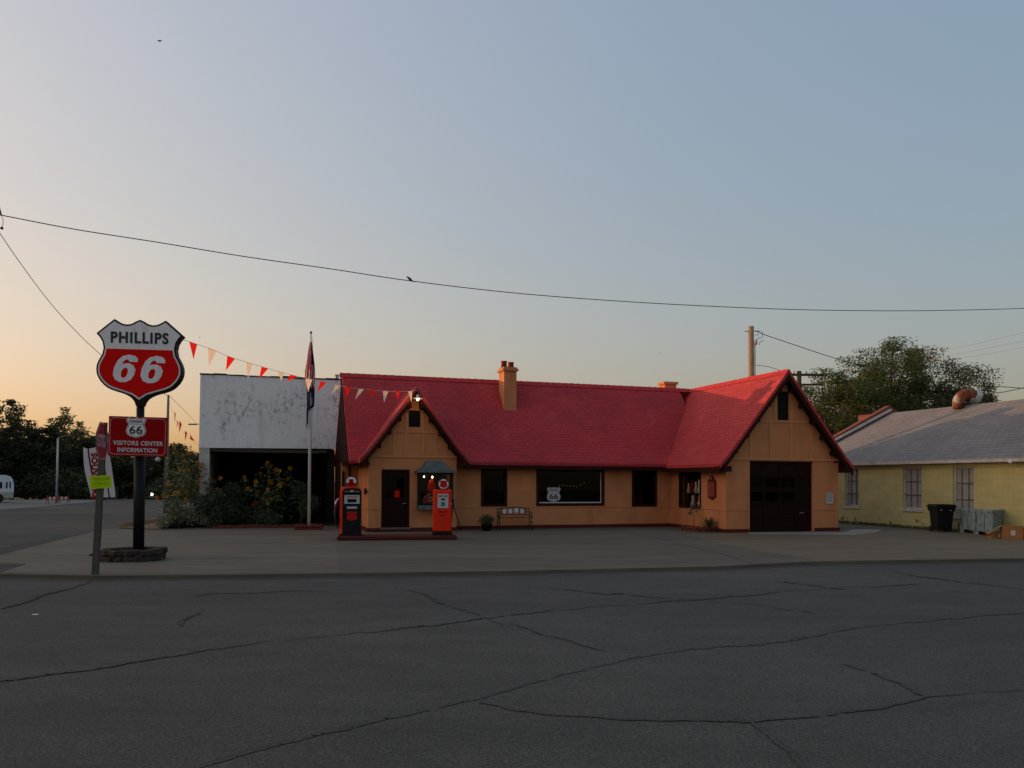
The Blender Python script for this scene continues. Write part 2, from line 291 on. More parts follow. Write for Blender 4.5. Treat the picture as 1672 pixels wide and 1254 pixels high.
# ---------------------------------------------------------------- mesh helpers
class MB:
    def __init__(s): s.v = []; s.f = []; s.m = []; s.sm = []
    def face(s, pts, mi=0, smooth=False):
        n = len(s.v); s.v += [tuple(p) for p in pts]; s.f.append(tuple(range(n, n + len(pts)))); s.m.append(mi); s.sm.append(smooth); return s
    def raw(s, vs, fs, mi=0, smooth=False):
        n = len(s.v); s.v += [tuple(p) for p in vs]
        for f in fs: s.f.append(tuple(n + i for i in f)); s.m.append(mi); s.sm.append(smooth)
        return s
    def box(s, a, b, mi=0, T=None, taper=1.0, bev=0.0):
        x0, y0, z0 = a; x1, y1, z1 = b; cx, cy = (x0 + x1) / 2, (y0 + y1) / 2
        if bev > 0:
            e = bev; vs = []; 
            for (z, i) in ((z0, e), (z0 + e, 0), (z1 - e, 0), (z1, e)):
                k = 1 if z < (z0 + z1) / 2 else taper
                for (x, y) in ((x0 + e + i, y0 + i), (x1 - e - i, y0 + i), (x1 - i, y0 + e + i), (x1 - i, y1 - e - i), (x1 - e - i, y1 - i), (x0 + e + i, y1 - i), (x0 + i, y1 - e - i), (x0 + i, y0 + e + i)):
                    vs.append(((x - cx) * k + cx, (y - cy) * k + cy, z))
            fs = [tuple(range(7, -1, -1)), tuple(range(24, 32))]
            for L in range(3):
                for q in range(8): fs.append((L * 8 + q, L * 8 + (q + 1) % 8, L * 8 + 8 + (q + 1) % 8, L * 8 + 8 + q))
        else:
            vs = [(x0, y0, z0), (x1, y0, z0), (x1, y1, z0), (x0, y1, z0)]
            vs += [((x - cx) * taper + cx, (y - cy) * taper + cy, z1) for x, y, _ in vs]
            fs = [(3, 2, 1, 0), (4, 5, 6, 7), (0, 1, 5, 4), (1, 2, 6, 5), (2, 3, 7, 6), (3, 0, 4, 7)]
        if T is not None: vs = [T @ Vector(p) for p in vs]
        return s.raw(vs, fs, mi)
    def tube(s, pts, r, n=8, mi=0, cap=True, smooth=True):
        pts = [Vector(p) for p in pts]; k = len(pts); rr = r if isinstance(r, (list, tuple)) else [r] * k
        vs = []; prev = None
        for i, p in enumerate(pts):
            d = (pts[min(i + 1, k - 1)] - pts[max(i - 1, 0)]).normalized()
            if prev is None:
                a = d.cross(Vector((0, 0, 1))) if abs(d.z) < .9 else d.cross(Vector((1, 0, 0)))
            else: a = prev - d * prev.dot(d)
            a.normalize(); prev = a; b = d.cross(a)
            for j in range(n):
                t = 2 * math.pi * j / n; vs.append(p + (a * math.cos(t) + b * math.sin(t)) * rr[i])
        fs = [(i * n + j, i * n + (j + 1) % n, (i + 1) * n + (j + 1) % n, (i + 1) * n + j) for i in range(k - 1) for j in range(n)]
        n0 = len(s.v); s.raw(vs, fs, mi, smooth)
        if cap:
            s.f.append(tuple(n0 + j for j in range(n - 1, -1, -1))); s.f.append(tuple(n0 + (k - 1) * n + j for j in range(n))); s.m += [mi, mi]; s.sm += [False, False]
        return s
    def lathe(s, prof, n=16, mi=0, c=(0, 0, 0), T=None, smooth=True):
        vs = []
        for r, z in prof:
            for j in range(n):
                t = 2 * math.pi * j / n; vs.append(Vector((c[0] + r * math.cos(t), c[1] + r * math.sin(t), c[2] + z)))
        if T is not None: vs = [T @ p for p in vs]
        k = len(prof)
        fs = [(i * n + j, i * n + (j + 1) % n, (i + 1) * n + (j + 1) % n, (i + 1) * n + j) for i in range(k - 1) for j in range(n)]
        return s.raw(vs, fs, mi, smooth)
    def prism(s, poly, fn, d0, d1, mi=0, mi_side=None):
        """poly of 2-D points; fn(a, b, depth) -> 3-D point"""
        n = len(poly); A = [fn(a, b, d0) for a, b in poly]; B = [fn(a, b, d1) for a, b in poly]
        n0 = len(s.v); s.v += [tuple(p) for p in A + B]; ms = mi if mi_side is None else mi_side
        s.f.append(tuple(n0 + i for i in range(n))); s.m.append(mi); s.sm.append(False)
        s.f.append(tuple(n0 + n + i for i in range(n - 1, -1, -1))); s.m.append(ms); s.sm.append(False)
        for i in range(n):
            j = (i + 1) % n; s.f.append((n0 + i, n0 + n + i, n0 + n + j, n0 + j)); s.m.append(ms); s.sm.append(False)
        return s
    def build(s, name, mats, parent=None, loc=None, rotz=None, fix=True):
        me = bpy.data.meshes.new(name); me.from_pydata(s.v, [], s.f)
        mats = mats if isinstance(mats, (list, tuple)) else [mats]
        for q in mats: me.materials.append(M[q] if isinstance(q, str) else q)
        me.polygons.foreach_set('material_index', s.m); me.polygons.foreach_set('use_smooth', s.sm)
        if fix:
            bm = bmesh.new(); bm.from_mesh(me); bmesh.ops.recalc_face_normals(bm, faces=bm.faces); bm.to_mesh(me); bm.free()
        me.update()
        o = bpy.data.objects.new(name, me); col.objects.link(o)
        if parent is not None: o.parent = parent
        if loc is not None: o.location = loc
        if rotz is not None: o.rotation_euler.z = rotz
        return o
def tag(o, label, cat, group=None):
    o['label'] = label; o['category'] = cat
    if group: o['group'] = group
    return o
def structure(o): o['kind'] = 'structure'; return o
def thing(name, loc, label, cat, rotz=0, group=None):
    o = bpy.data.objects.new(name, None); col.objects.link(o); o.empty_display_size = .2
    o.location = loc; o.rotation_euler.z = rotz; return tag(o, label, cat, group)
def copy_tree(o, parent=None, top=True):
    c = o.copy(); col.objects.link(c)
    if parent is not None: c.parent = parent
    for ch in list(o.children): copy_tree(ch, c, False)
    return c
def text(s, w_, h_, mt, parent, loc, rot=(R_(90), 0, 0), shear=0, bold=0.0, ext=.004, name='lettering', spacing=1.0):
    c = bpy.data.curves.new('t', 'FONT'); c.body = s; c.offset = bold; c.extrude = .01; c.shear = shear; c.resolution_u = 3
    c.space_character = spacing
    o = bpy.data.objects.new('t', c); col.objects.link(o)
    dg = bpy.context.evaluated_depsgraph_get(); me = bpy.data.meshes.new_from_object(o.evaluated_get(dg))
    bpy.data.objects.remove(o); bpy.data.curves.remove(c)
    xs = [v.co.x for v in me.vertices]; ys = [v.co.y for v in me.vertices]
    x0, x1, y0, y1 = min(xs), max(xs), min(ys), max(ys)
    for v in me.vertices:
        v.co = ((v.co.x - (x0 + x1) / 2) / (x1 - x0) * w_, (v.co.y - (y0 + y1) / 2) / (y1 - y0) * h_, v.co.z / .01 * ext)
    me.materials.clear(); me.materials.append(M[mt]); me.name = name
    o = bpy.data.objects.new(name, me); col.objects.link(o); o.parent = parent; o.location = loc; o.rotation_euler = rot
    return o
def inset(poly, d):
    n = len(poly); out = []
    area = sum(poly[i][0] * poly[(i + 1) % n][1] - poly[(i + 1) % n][0] * poly[i][1] for i in range(n))
    sg = 1 if area > 0 else -1
    for i in range(n):
        p0, p1, p2 = Vector(poly[i - 1]), Vector(poly[i]), Vector(poly[(i + 1) % n])
        a, b = (p1 - p0).normalized(), (p2 - p1).normalized()
        na, nb = Vector((-a.y, a.x)) * sg, Vector((-b.y, b.x)) * sg
        k = max(.45, 1 + na.dot(nb)); q = p1 + (na + nb) * d / k; out.append((q.x, q.y))
    return out
def clip_below(poly, y):
    out = []; n = len(poly)
    for i in range(n):
        a, b = poly[i], poly[(i + 1) % n]
        if a[1] <= y: out.append(a)
        if (a[1] <= y) != (b[1] <= y):
            t = (y - a[1]) / (b[1] - a[1]); out.append((a[0] + (b[0] - a[0]) * t, y))
    return out
def smooth_half(h, it=1):
    return h
def wall(mb, A, ext, zr, holes, thick, mi=0):
    """A(a, d, z) -> point; a along the wall, d depth from 0 (face) to thick; holes (a0,a1,z0,z1)"""
    xs = sorted({ext[0], ext[1]} | {h[0] for h in holes} | {h[1] for h in holes})
    zs = sorted({zr[0], zr[1]} | {h[2] for h in holes} | {h[3] for h in holes})
    xs = [x for x in xs if ext[0] <= x <= ext[1]]; zs = [z for z in zs if zr[0] <= z <= zr[1]]
    def solid(i, j):
        if i < 0 or j < 0 or i >= len(xs) - 1 or j >= len(zs) - 1: return False
        cx, cz = (xs[i] + xs[i + 1]) / 2, (zs[j] + zs[j + 1]) / 2
        return not any(h[0] < cx < h[1] and h[2] < cz < h[3] for h in holes)
    for i in range(len(xs) - 1):
        for j in range(len(zs) - 1):
            if not solid(i, j): continue
            a, b, c, d = xs[i], xs[i + 1], zs[j], zs[j + 1]
            mb.face([A(a, 0, c), A(b, 0, c), A(b, 0, d), A(a, 0, d)], mi); mb.face([A(a, thick, c), A(a, thick, d), A(b, thick, d), A(b, thick, c)], mi)
            if not solid(i - 1, j): mb.face([A(a, 0, c), A(a, 0, d), A(a, thick, d), A(a, thick, c)], mi)
            if not solid(i + 1, j): mb.face([A(b, 0, c), A(b, thick, c), A(b, thick, d), A(b, 0, d)], mi)
            if not solid(i, j - 1): mb.face([A(a, 0, c), A(a, thick, c), A(b, thick, c), A(b, 0, c)], mi)
            if not solid(i, j + 1): mb.face([A(a, 0, d), A(b, 0, d), A(b, thick, d), A(a, thick, d)], mi)
def frame(mb, A, a0, a1, z0, z1, w_, d0, d1, mi=0):
    for (p, q, r, s_) in ((a0, a1, z0, z0 + w_), (a0, a1, z1 - w_, z1), (a0, a0 + w_, z0 + w_, z1 - w_), (a1 - w_, a1, z0 + w_, z1 - w_)):
        bar(mb, A, p, q, r, s_, d0, d1, mi)
def bar(mb, A, a0, a1, z0, z1, d0, d1, mi=0):
    vs = [A(a, d, z) for z in (z0, z1) for (a, d) in ((a0, d0), (a1, d0), (a1, d1), (a0, d1))]
    mb.raw(vs, [(3, 2, 1, 0), (4, 5, 6, 7), (0, 1, 5, 4), (1, 2, 6, 5), (2, 3, 7, 6), (3, 0, 4, 7)], mi)
# ---------------------------------------------------------------- ground, road, lot
mb = MB(); ys = [-60, 20, 45, 66, 80, 100, 130, 200, 400, 1200]
for y0, y1 in zip(ys[:-1], ys[1:]):
    z0, z1 = [(-.115 + (-.03 * max(0, min(y, 130) - 66))) for y in (y0, y1)]
    xs = [-900, -60, 0, 60, 900]
    for x0, x1 in zip(xs[:-1], xs[1:]): mb.face([(x0, y0, z0), (x1, y0, z0), (x1, y1, z1), (x0, y1, z1)])
structure(mb.build('ground', 'field'))
RZ = -.06
mb = MB()
mb.face([(-34, -14, RZ), (60, -14, RZ), (60, 20.5, RZ), (-11.0, 18.5, RZ), (-27, 37, RZ), (-60, 37, RZ), (-60, -14, RZ)])
left = [(-27, 37), (-27.6, 42.7), (-28.6, 50), (-30.5, 58), (-33.5, 66), (-39, 80), (-48, 105)]
right = [(-11.0, 18.5), (-12.3, 22), (-13.4, 26.5), (-16.3, 37.5), (-20.2, 50), (-25.2, 66), (-29.8, 80), (-38, 105)]
def road_strip(L, Rr, zoff, mi=0):
    ys_ = sorted({p[1] for p in L} | {p[1] for p in Rr})
    def xi(P, y):
        if y <= P[0][1]: return P[0][0]
        for a, b in zip(P[:-1], P[1:]):
            if y <= b[1]: return a[0] + (b[0] - a[0]) * (y - a[1]) / (b[1] - a[1])
        return P[-1][0]
    for y0, y1 in zip(ys_[:-1], ys_[1:]):
        mb.face([(xi(L, y0), y0, zoff + terr(y0)), (xi(Rr, y0), y0, zoff + terr(y0)), (xi(Rr, y1), y1, zoff + terr(y1)), (xi(L, y1), y1, zoff + terr(y1))], mi)
# side street: starts on the edge shared with the junction
edge = [(-27, 37), (-11.0, 18.5)]
mb.face([(-27, 37, RZ), (-11.0, 18.5, RZ), (-12.3, 22, RZ), (-13.4, 26.5, RZ), (-16.3, 37.5, RZ), (-27.05, 37.5, RZ)])
left2 = [(-27.05, 37.5)] + left[1:]; right2 = right[3:]
road_strip(left2, right2, RZ)
# dark gutter band along the front of the lot and along the kerb return
fr_px = [(0, 937), (155, 940), (400, 938), (836, 932), (1160, 925), (1320, 917), (1672, 912), (1900, 908)]
edge_pts = [gz(x, y) for x, y in fr_px]
def band(pts, w0, w1, z, mi):
    for a, b in zip(pts[:-1], pts[1:]):
        n = Vector(((b - a).y, -(b - a).x, 0)).normalized()
        mb.face([(a + n * w0).to_tuple()[:2] + (z,), (b + n * w0).to_tuple()[:2] + (z,), (b + n * w1).to_tuple()[:2] + (z,), (a + n * w1).to_tuple()[:2] + (z,)], mi)
band(edge_pts, .0, .30, RZ + .004, 1)
gut = [gz(x, y, RZ) for x, y in [(-60, 925), (0, 908), (60, 893), (120, 878), (165, 867)]]
for a, b, w0, w1 in zip(gut[:-1], gut[1:], (.9, .85, .8, .6), (.85, .8, .6, .2)):
    mb.face([(a.x, a.y, RZ + .004), (b.x, b.y, RZ + .004), (b.x - w1, b.y + w1 * .2, RZ + .004), (a.x - w0, a.y + w0 * .2, RZ + .004)], 1)
# cracks: (pixel polyline, width)
CZ = [RZ + .004]
def crack(px, wid, jit=.05):
    CZ[0] += .0006; z = CZ[0]
    P = [gz(x, y, RZ) for x, y in px]; Q = []
    for a, b in zip(P[:-1], P[1:]):
        k = max(2, int((b - a).length / .07))
        for i in range(k): Q.append(a.lerp(b, i / k) + Vector((random.uniform(-jit, jit), random.uniform(-jit, jit), 0)) * .55 + Vector((0, jit * 1.2 * math.sin(i * .31 + a.x), 0)))
    Q.append(P[-1]); n = len(Q)
    for i in range(n - 1):
        a, b = Q[i], Q[i + 1]; d = (b - a).normalized(); nn = Vector((-d.y, d.x, 0))
        w0 = wid * (.10 + .40 * abs(math.sin(i * .23))) ; w1 = wid * (.10 + .40 * abs(math.sin((i + 1) * .23)))
        if random.random() < .07: continue
        mb.face([(a + nn * w0)[:2] + (z,), (a - nn * w0)[:2] + (z,), (b - nn * w1)[:2] + (z,), (b + nn * w1)[:2] + (z,)], 2)
        hw = wid * (2.6 + 1.6 * math.sin(i * .11)); mb.face([(a - nn * w0)[:2] + (z,), (a - nn * hw)[:2] + (z,), (b - nn * hw)[:2] + (z,), (b - nn * w1)[:2] + (z,)], 3)
crack([(250, 1275), (330, 1246), (420, 1220), (540, 1192), (640, 1170), (700, 1158), (770, 1143), (830, 1128), (890, 1110), (950, 1096), (1010, 1080), (1060, 1070), (1110, 1062), (1160, 1057)], .014, .028)
crack([(1160, 1057), (1250, 1050), (1310, 1040), (1360, 1030), (1400, 1024), (1440, 1020), (1490, 1016)], .016, .03)
crack([(1490, 1016), (1560, 1010), (1672, 1000), (1760, 995)], .010, .03)
crack([(780, 1146), (830, 1158), (900, 1168), (1000, 1175), (1090, 1178), (1200, 1178), (1260, 1176)], .009, .03)
crack([(1230, 1180), (1260, 1200), (1290, 1225), (1330, 1262)], .012, .03)
crack([(1090, 1178), (1240, 1177), (1360, 1165), (1450, 1152), (1510, 1138), (1600, 1129), (1700, 1126)], .010, .02)
crack([(1380, 1085), (1430, 1100), (1480, 1118), (1505, 1136)], .012, .03)
crack([(-60, 1120), (60, 1105), (200, 1084), (330, 1062), (430, 1048), (510, 1040), (600, 1032), (700, 1022), (790, 1010), (860, 1002), (960, 992), (1080, 983), (1200, 974), (1330, 962), (1500, 954)], .013, .04)
crack([(670, 963), (700, 972), (715, 982), (745, 993), (790, 1008), (820, 1022)], .014, .05)
crack([(310, 977), (340, 970), (480, 965), (600, 962), (670, 963)], .010, .06)
crack([(0, 994), (30, 987), (60, 974), (110, 962), (150, 949)], .020, .05)
crack([(900, 962), (1000, 970), (1120, 978), (1240, 988), (1330, 1002)], .012, .06)
crack([(1260, 948), (1340, 958), (1380, 963)], .014, .06)
crack([(1460, 934), (1530, 946), (1600, 954), (1690, 964)], .014, .06)
crack([(290, 1024), (300, 1010), (330, 998)], .012, .05)
crack([(830, 1018), (900, 1040), (985, 1062)], .007, .04)
road = structure(mb.build('road', ['asphalt', 'asphalt_dark', 'crack', 'asphalt_worn'], fix=False))
# concrete forecourt: a slab with a real edge, joints, patches
mb = MB()
lot_px = [(-60, 934)] + fr_px
front = [gz(-60, 934)] + edge_pts
back = [Vector((30, 45, 0)), Vector((-15.8, 45, 0))]
side = [gz(x, y) for x, y in [(272, 845), (240, 851), (195, 862), (165, 865), (120, 876), (60, 891), (0, 906), (-60, 922)]]
side[0] = Vector((-15.2, 33.6, 0)); 
poly = [(p.x, p.y) for p in front + back + side]
mb.prism(poly, lambda a, b, d: (a, b, d), 0, -.2)
def gface(px, z, mi):
    mb.face([gz(x, y)[:2] + (z,) for x, y in px], mi)
gface([(1120, 873), (1222, 869), (1345, 868), (1500, 866), (1672, 874), (1900, 885), (1900, 907), (1672, 911.3), (1500, 914), (1335, 916), (1250, 902), (1170, 887)], .004, 1)
gface([(1222, 869.5), (1330, 868.5), (1376, 869.5), (1395, 864.5), (1440, 865), (1428, 870), (1395, 874), (1222, 872.5)], .008, 2)
gface([(165, 865.5), (262, 866), (530, 863), (545, 880), (552, 905), (556, 935), (400, 936.8), (155, 938.8), (0, 935.8), (-60, 932.5), (-60, 924), (0, 908), (60, 893), (120, 878)], .003, 5)
gface([(-60, 932), (0, 935.5), (45, 921), (0, 920), (-60, 920)], .004, 3)
for px in ([(330, 910), (470, 913), (600, 914), (760, 912), (900, 910), (1120, 905), (1240, 902)], [(225, 868), (400, 873), (545, 878)], [(985, 862), (1075, 880), (1180, 905), (1235, 922)], [(600, 890), (900, 888), (1150, 884)],
           [(1330, 880), (1500, 884), (1672, 886)], [(1410, 868), (1480, 876), (1600, 884)]):
    for a, b in zip(px[:-1], px[1:]):
        a, b = gz(*a), gz(*b); k = max(1, int((b - a).length / .5))
        for i in range(k):
            p, q = a.lerp(b, i / k), a.lerp(b, (i + 1) / k); d = (q - p).normalized(); n = Vector((-d.y, d.x, 0)) * random.uniform(.006, .013)
            mb.face([(p + n)[:2] + (.012,), (p - n)[:2] + (.012,), (q - n)[:2] + (.012,), (q + n)[:2] + (.012,)], 4)
structure(mb.build('forecourt', ['lot', 'lot_warm', 'lot_pale', 'asphalt_dark', 'crack', 'lot_left'], fix=False))
mb = MB()   # pale gravel lot across the side street
mb.face([(-90, 34, -.10), (-30, 34, -.08), (-27.4, 42.7, -.045), (-28.6, 50, -.045), (-30.5, 58, -.045), (-33.0, 64, -.045), (-44, 63.0, -.045), (-90, 58, -.045)])
structure(mb.build('gravel_lot', 'gravel', fix=False))
mb = MB()   # dry verge between street and flower bed
mb.face([gz(x, y)[:2] + (.02,) for x, y in [(190, 863), (225, 855), (262, 846), (300, 848), (345, 855), (330, 862), (262, 865)]])
mb.face([gz(x, y)[:2] + (.02,) for x, y in [(262, 864.5), (330, 861.5), (520, 859), (560, 856), (560, 845), (330, 845), (262, 847)]], 1)
structure(mb.build('verge', ['dirt', 'soil'], fix=False))
# ---------------------------------------------------------------- filling station / visitor centre
shop = thing('filling_station', ORG, 'tan cottage-style filling station with steep red shingle roofs and two front gables', 'building', YAW)
VM, VP = 3.67, 3.07
Af = lambda v0: (lambda a, d, z: (a, v0 + d, z))
Al = lambda u0: (lambda a, d, z: (u0 + d, a, z))
W1, W2, W3 = (-7.34, -6.46, .82, 2.10), (-5.31, -2.75, .83, 2.10), (-1.58, -.62, .79, 2.10)
DOOR = (-10.90, -9.98, .12, 2.03); BAY = (-9.62, -8.66, .80, 1.95); GAR = (.90, 3.47, 0, 2.42); WS = (1.56, 3.0, .78, 2.12)
mb = MB()
wall(mb, Af(VM), (-8.39, 0), (0, 2.36), [W1, W2, W3], .18)
wall(mb, Af(VP), (-11.32, -8.39), (0, 2.43), [DOOR, BAY], .18)
wall(mb, Al(-11.32), (VP + .18, 5.9), (0, 2.43), [], .18)
wall(mb, lambda a, d, z: (-8.39 - d, a, z), (VP + .18, VM), (0, 2.43), [], .18)
wall(mb, Al(0), (0, VM + .18), (0, 2.36), [WS], .18)
wall(mb, Af(0), (.18, 4.32), (0, 2.43), [GAR], .18)
wall(mb, lambda a, d, z: (4.5 - d, a, z), (0, 8.4), (0, 2.36), [], .18)
wall(mb, Af(5.9), (-11.9, -11.32), (0, 2.5), [], .18)
wall(mb, lambda a, d, z: (a, 8.4 - d, z), (-11.72, 4.32), (0, 2.36), [], .18)
f = lambda a, b, d: (a, d, b)
mb.prism([(0.02, 2.43), (4.48, 2.43), (2.2, 5.2)], f, .0, .18)                     # garage gable
mb.prism([(-11.32, 2.43), (-8.39, 2.43), (-9.83, 4.42)], f, VP, VP + .18)             # entrance gable
body = mb.build('wall', 'stucco', shop)
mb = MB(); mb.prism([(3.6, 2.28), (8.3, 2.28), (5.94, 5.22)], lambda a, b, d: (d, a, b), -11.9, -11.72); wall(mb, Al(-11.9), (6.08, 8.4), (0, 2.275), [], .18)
mb.build('gable_end', 'soffit', shop)['label'] = 'left gable end, coloured dark to stand for shade'  # shade of the narrow gap put into the wall colour
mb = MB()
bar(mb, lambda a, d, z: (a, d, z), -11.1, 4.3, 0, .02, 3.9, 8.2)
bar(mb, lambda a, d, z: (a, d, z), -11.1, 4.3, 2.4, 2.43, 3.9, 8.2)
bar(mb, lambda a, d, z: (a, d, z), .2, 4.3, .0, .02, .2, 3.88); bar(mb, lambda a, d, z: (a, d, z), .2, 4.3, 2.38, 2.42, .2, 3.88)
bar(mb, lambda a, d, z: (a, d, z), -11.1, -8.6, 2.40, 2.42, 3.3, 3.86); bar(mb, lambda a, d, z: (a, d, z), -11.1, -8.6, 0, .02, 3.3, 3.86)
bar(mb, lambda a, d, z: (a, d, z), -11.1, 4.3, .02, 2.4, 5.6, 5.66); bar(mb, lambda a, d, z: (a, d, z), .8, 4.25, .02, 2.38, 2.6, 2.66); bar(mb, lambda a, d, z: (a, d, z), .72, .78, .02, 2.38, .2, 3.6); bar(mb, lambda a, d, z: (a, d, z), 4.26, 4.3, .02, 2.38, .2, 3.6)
mb.build('shade_lining', 'shade_fill', shop)  # dark sheets added so the rooms read unlit through the glass
# half timbering (painted like the wall), bands
mb = MB()
def tb(a0, a1, z0, z1, v0, t=.025): mb.box((a0, v0 - t, z0), (a1, v0 + .01, z1))
tb(.0, 4.5, 2.42, 2.50, 0, .035); tb(.95, 3.47, 3.70, 3.78, 0)
for a in (.95, 1.75, 2.55, 3.36): 
    zt = 3.70; tb(a - .05, a + .05, 2.5, min(zt, 2.43 + (min(a, 4.48 - a)) * 1.21 - .05), 0, .02)
tb(1.86, 1.95, 3.78, 4.75, 0, .02); tb(2.52, 2.61, 3.78, 4.7, 0, .02); tb(1.95, 2.52, 4.78, 4.84, 0, .02)
tb(-11.32, -8.39, 2.42, 2.49, VP, .035); tb(-10.62, -9.02, 3.24, 3.31, VP)
for a in (-10.5, -10.12, -9.55, -9.12): tb(a - .04, a + .04, 2.49, 3.24, VP, .02)
tb(-10.14, -10.04, 3.31, 4.0, VP, .02); tb(-9.62, -9.52, 3.31, 4.0, VP, .02); tb(-10.04, -9.62, 3.99, 4.05, VP, .02)
for (v0, a0, a1) in ((VM, -8.39, 0), (0, 0, .9), (0, 3.47, 4.5), (VP, -11.32, -10.95), (VP, -9.93, -8.39)): tb(a0, a1, .74, .775, v0, .02)
mb.box((-.02, 0, .74), (.01, VM, .775)); mb.box((-11.345, VP + .01, .74), (-11.31, 5.9, .775))
mb.build('timber_trim', 'stucco_trim', shop)
mb = MB()
for (v0, a0, a1) in ((VM, -8.35, -.04), (0, -.03, .88), (0, 3.5, 4.53), (VP, -11.36, -10.95), (VP, -9.93, -8.35)): mb.box((a0, v0 - .04, 0), (a1, v0 + .02, .12))
mb.box((-.04, 0, 0), (.02, VM, .12)); mb.box((-11.36, VP, 0), (-11.3, 5.9, .12))
mb.build('baseboard', 'base_red', shop)
# roofs ---------------------------------------------------------
TH = .09
def slope_slab(mb, prof, fn, d0, d1, th=TH, mi=0):
    """prof: list (run, z) from ridge to eave; slab extruded between d0 and d1"""
    lo = [(r, z - th * 1.5) for r, z in prof]; mb.prism(prof + lo[::-1], fn, d0, d1, mi)
RZ1 = 5.46
profW = [(0, RZ1), (2.05, 2.92), (2.35, 2.56), (2.63, 2.27)]
UR = 2.2; VRG = 5.93
mb = MB()
slope_slab(mb, profW, lambda a, b, d: (UR - a, d, b), -.36, 8.0)
slope_slab(mb, profW, lambda a, b, d: (UR + a, d, b), -.36, 8.6)
mb.build('roof', 'roof_v', shop)['label'] = 'steep red shingle roof of the garage wing, its upper slope catching the sun'
mb = MB()
profM = [(0, RZ1), (2.1, 2.90), (2.4, 2.58), (2.66, 2.32)]
slope_slab(mb, profM, lambda a, b, d: (d, VRG - a, b), -11.92, 1.6)
slope_slab(mb, profM, lambda a, b, d: (d, VRG + a, b), -11.92, 4.9)
main_roof = mb.build('roof', 'roof_u', shop); main_roof['label'] = 'long red shingle main roof with a pale ridge'
mb = MB()
profP = [(0, 4.70), (1.25, 3.02), (1.5, 2.70), (1.68, 2.50), (1.82, 2.36)]
URP = -9.83
slope_slab(mb, profP, lambda a, b, d: (URP - a, d, b), 2.74, 5.3)
slope_slab(mb, profP, lambda a, b, d: (URP + a, d, b), 2.74, 5.3)
mb.build('roof', 'roof_v', shop)['label'] = 'small steep red roof over the entrance gable'
mb = MB()   # ridge caps, overlapped pieces
x = -11.98
while x < 1.9:
    T = Matrix.Translation((x + .15, VRG, RZ1 + .012)) @ Matrix.Rotation(R_(random.uniform(-2.2, 1.0)), 4, 'Y')
    for s_ in (1, -1):
        vs = [(-.16, 0, .03), (.16, 0, .012), (.16, s_ * .13, -.15), (-.16, s_ * .13, -.13)]
        mb.face([T @ Vector(p) for p in vs])
    x += .26
y = -.36
while y < VRG:
    T = Matrix.Translation((UR, y + .15, RZ1 + .012)) @ Matrix.Rotation(R_(random.uniform(-1.0, 2.2)), 4, 'X')
    for s_ in (1, -1):
        vs = [(0, -.16, .012), (0, .16, .03), (s_ * .13, .16, -.13), (s_ * .13, -.16, -.15)]
        mb.face([T @ Vector(p) for p in vs])
    y += .26
mb.build('ridge_cap', 'cap', shop, fix=False)
# rake boards, eave boards, soffits
mb = MB()
def rake(prof, fn, d0, d1, drop, gap=.0, mi=0):
    up = [(r, z - .135 - gap) for r, z in prof]; lo = [(r * (1 - .0), z - .135 - drop) for r, z in prof]
    mb.prism(up + lo[::-1], fn, d0, d1, mi)
for sgn in (-1, 1):
    rake(profW, lambda a, b, d, s=sgn: (UR + s * a, d, b), -.345, -.30, .2)
    rake(profP, lambda a, b, d, s=sgn: (URP + s * a, d, b), 2.755, 2.80, .17)
rake(profM, lambda a, b, d: (d, VRG - a, b), -11.965, -11.93, .16)
# boxed returns at the feet of the rakes
mb.box((-.43, -.345, 2.02), (0.0, .0, 2.2)); mb.box((4.5, -.345, 2.02), (4.83, .0, 2.2))
mb.box((4.5, .0, 2.06), (4.86, 8, 2.13)); 
mb.box((-11.62, 2.76, 2.16), (-11.32, 3.3, 2.25)); mb.box((-8.39, 2.76, 2.14), (-8.03, 3.3, 2.24))
# eave boards
mb.box((-11.97, VRG - 2.66 - .005, 2.13), (-11.6, VRG - 2.62, 2.22)); mb.box((-8.06, VRG - 2.665, 2.08), (-.43, VRG - 2.62, 2.22))
mb.box((UR - 2.635, -.30, 2.02), (UR - 2.58, VRG - 2.62, 2.17))
mb.build('fascia_board', 'dark_trim', shop)
mb = MB()
mb.box((-8.39, VRG - 2.62, 2.14), (-.0, VM + .02, 2.16)); mb.box((UR - 2.58, -.02, 2.10), (.01, VM, 2.12))
mb.box((-11.9, 3.32, 2.20), (-11.33, 5.9, 2.24))
for prof, c0, dd, n in ((profW, UR, (-.30, 0), 5), (profP, URP, (2.80, VP), 4)):   # lookout blocks under the rakes
    for sgn in (-1, 1):
        for k in range(n):
            t = (k + .6) / n; run = prof[1][0] * t * 1.05; z = prof[0][1] + (prof[1][1] - prof[0][1]) * t * 1.05 - .17
            mb.box((c0 + sgn * run - .05, dd[0], z - .22), (c0 + sgn * run + .05, dd[1] + .01, z - .08))
    for sgn in (-1, 1):   # soffit board between rake and wall
        lo = [(r, z - .14) for r, z in prof]; lo2 = [(r, z - .17) for r, z in prof]
        mb.prism(lo + lo2[::-1], lambda a, b, d, s=sgn, c=c0: (c + s * a, d, b), dd[0], dd[1])
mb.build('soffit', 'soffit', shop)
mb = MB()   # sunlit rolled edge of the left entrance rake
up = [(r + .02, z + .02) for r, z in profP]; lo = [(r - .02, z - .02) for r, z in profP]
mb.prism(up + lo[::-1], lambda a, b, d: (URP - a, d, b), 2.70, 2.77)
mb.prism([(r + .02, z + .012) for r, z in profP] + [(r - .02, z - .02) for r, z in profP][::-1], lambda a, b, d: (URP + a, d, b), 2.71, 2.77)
mb.build('edge_trim', 'rake_cap', shop)
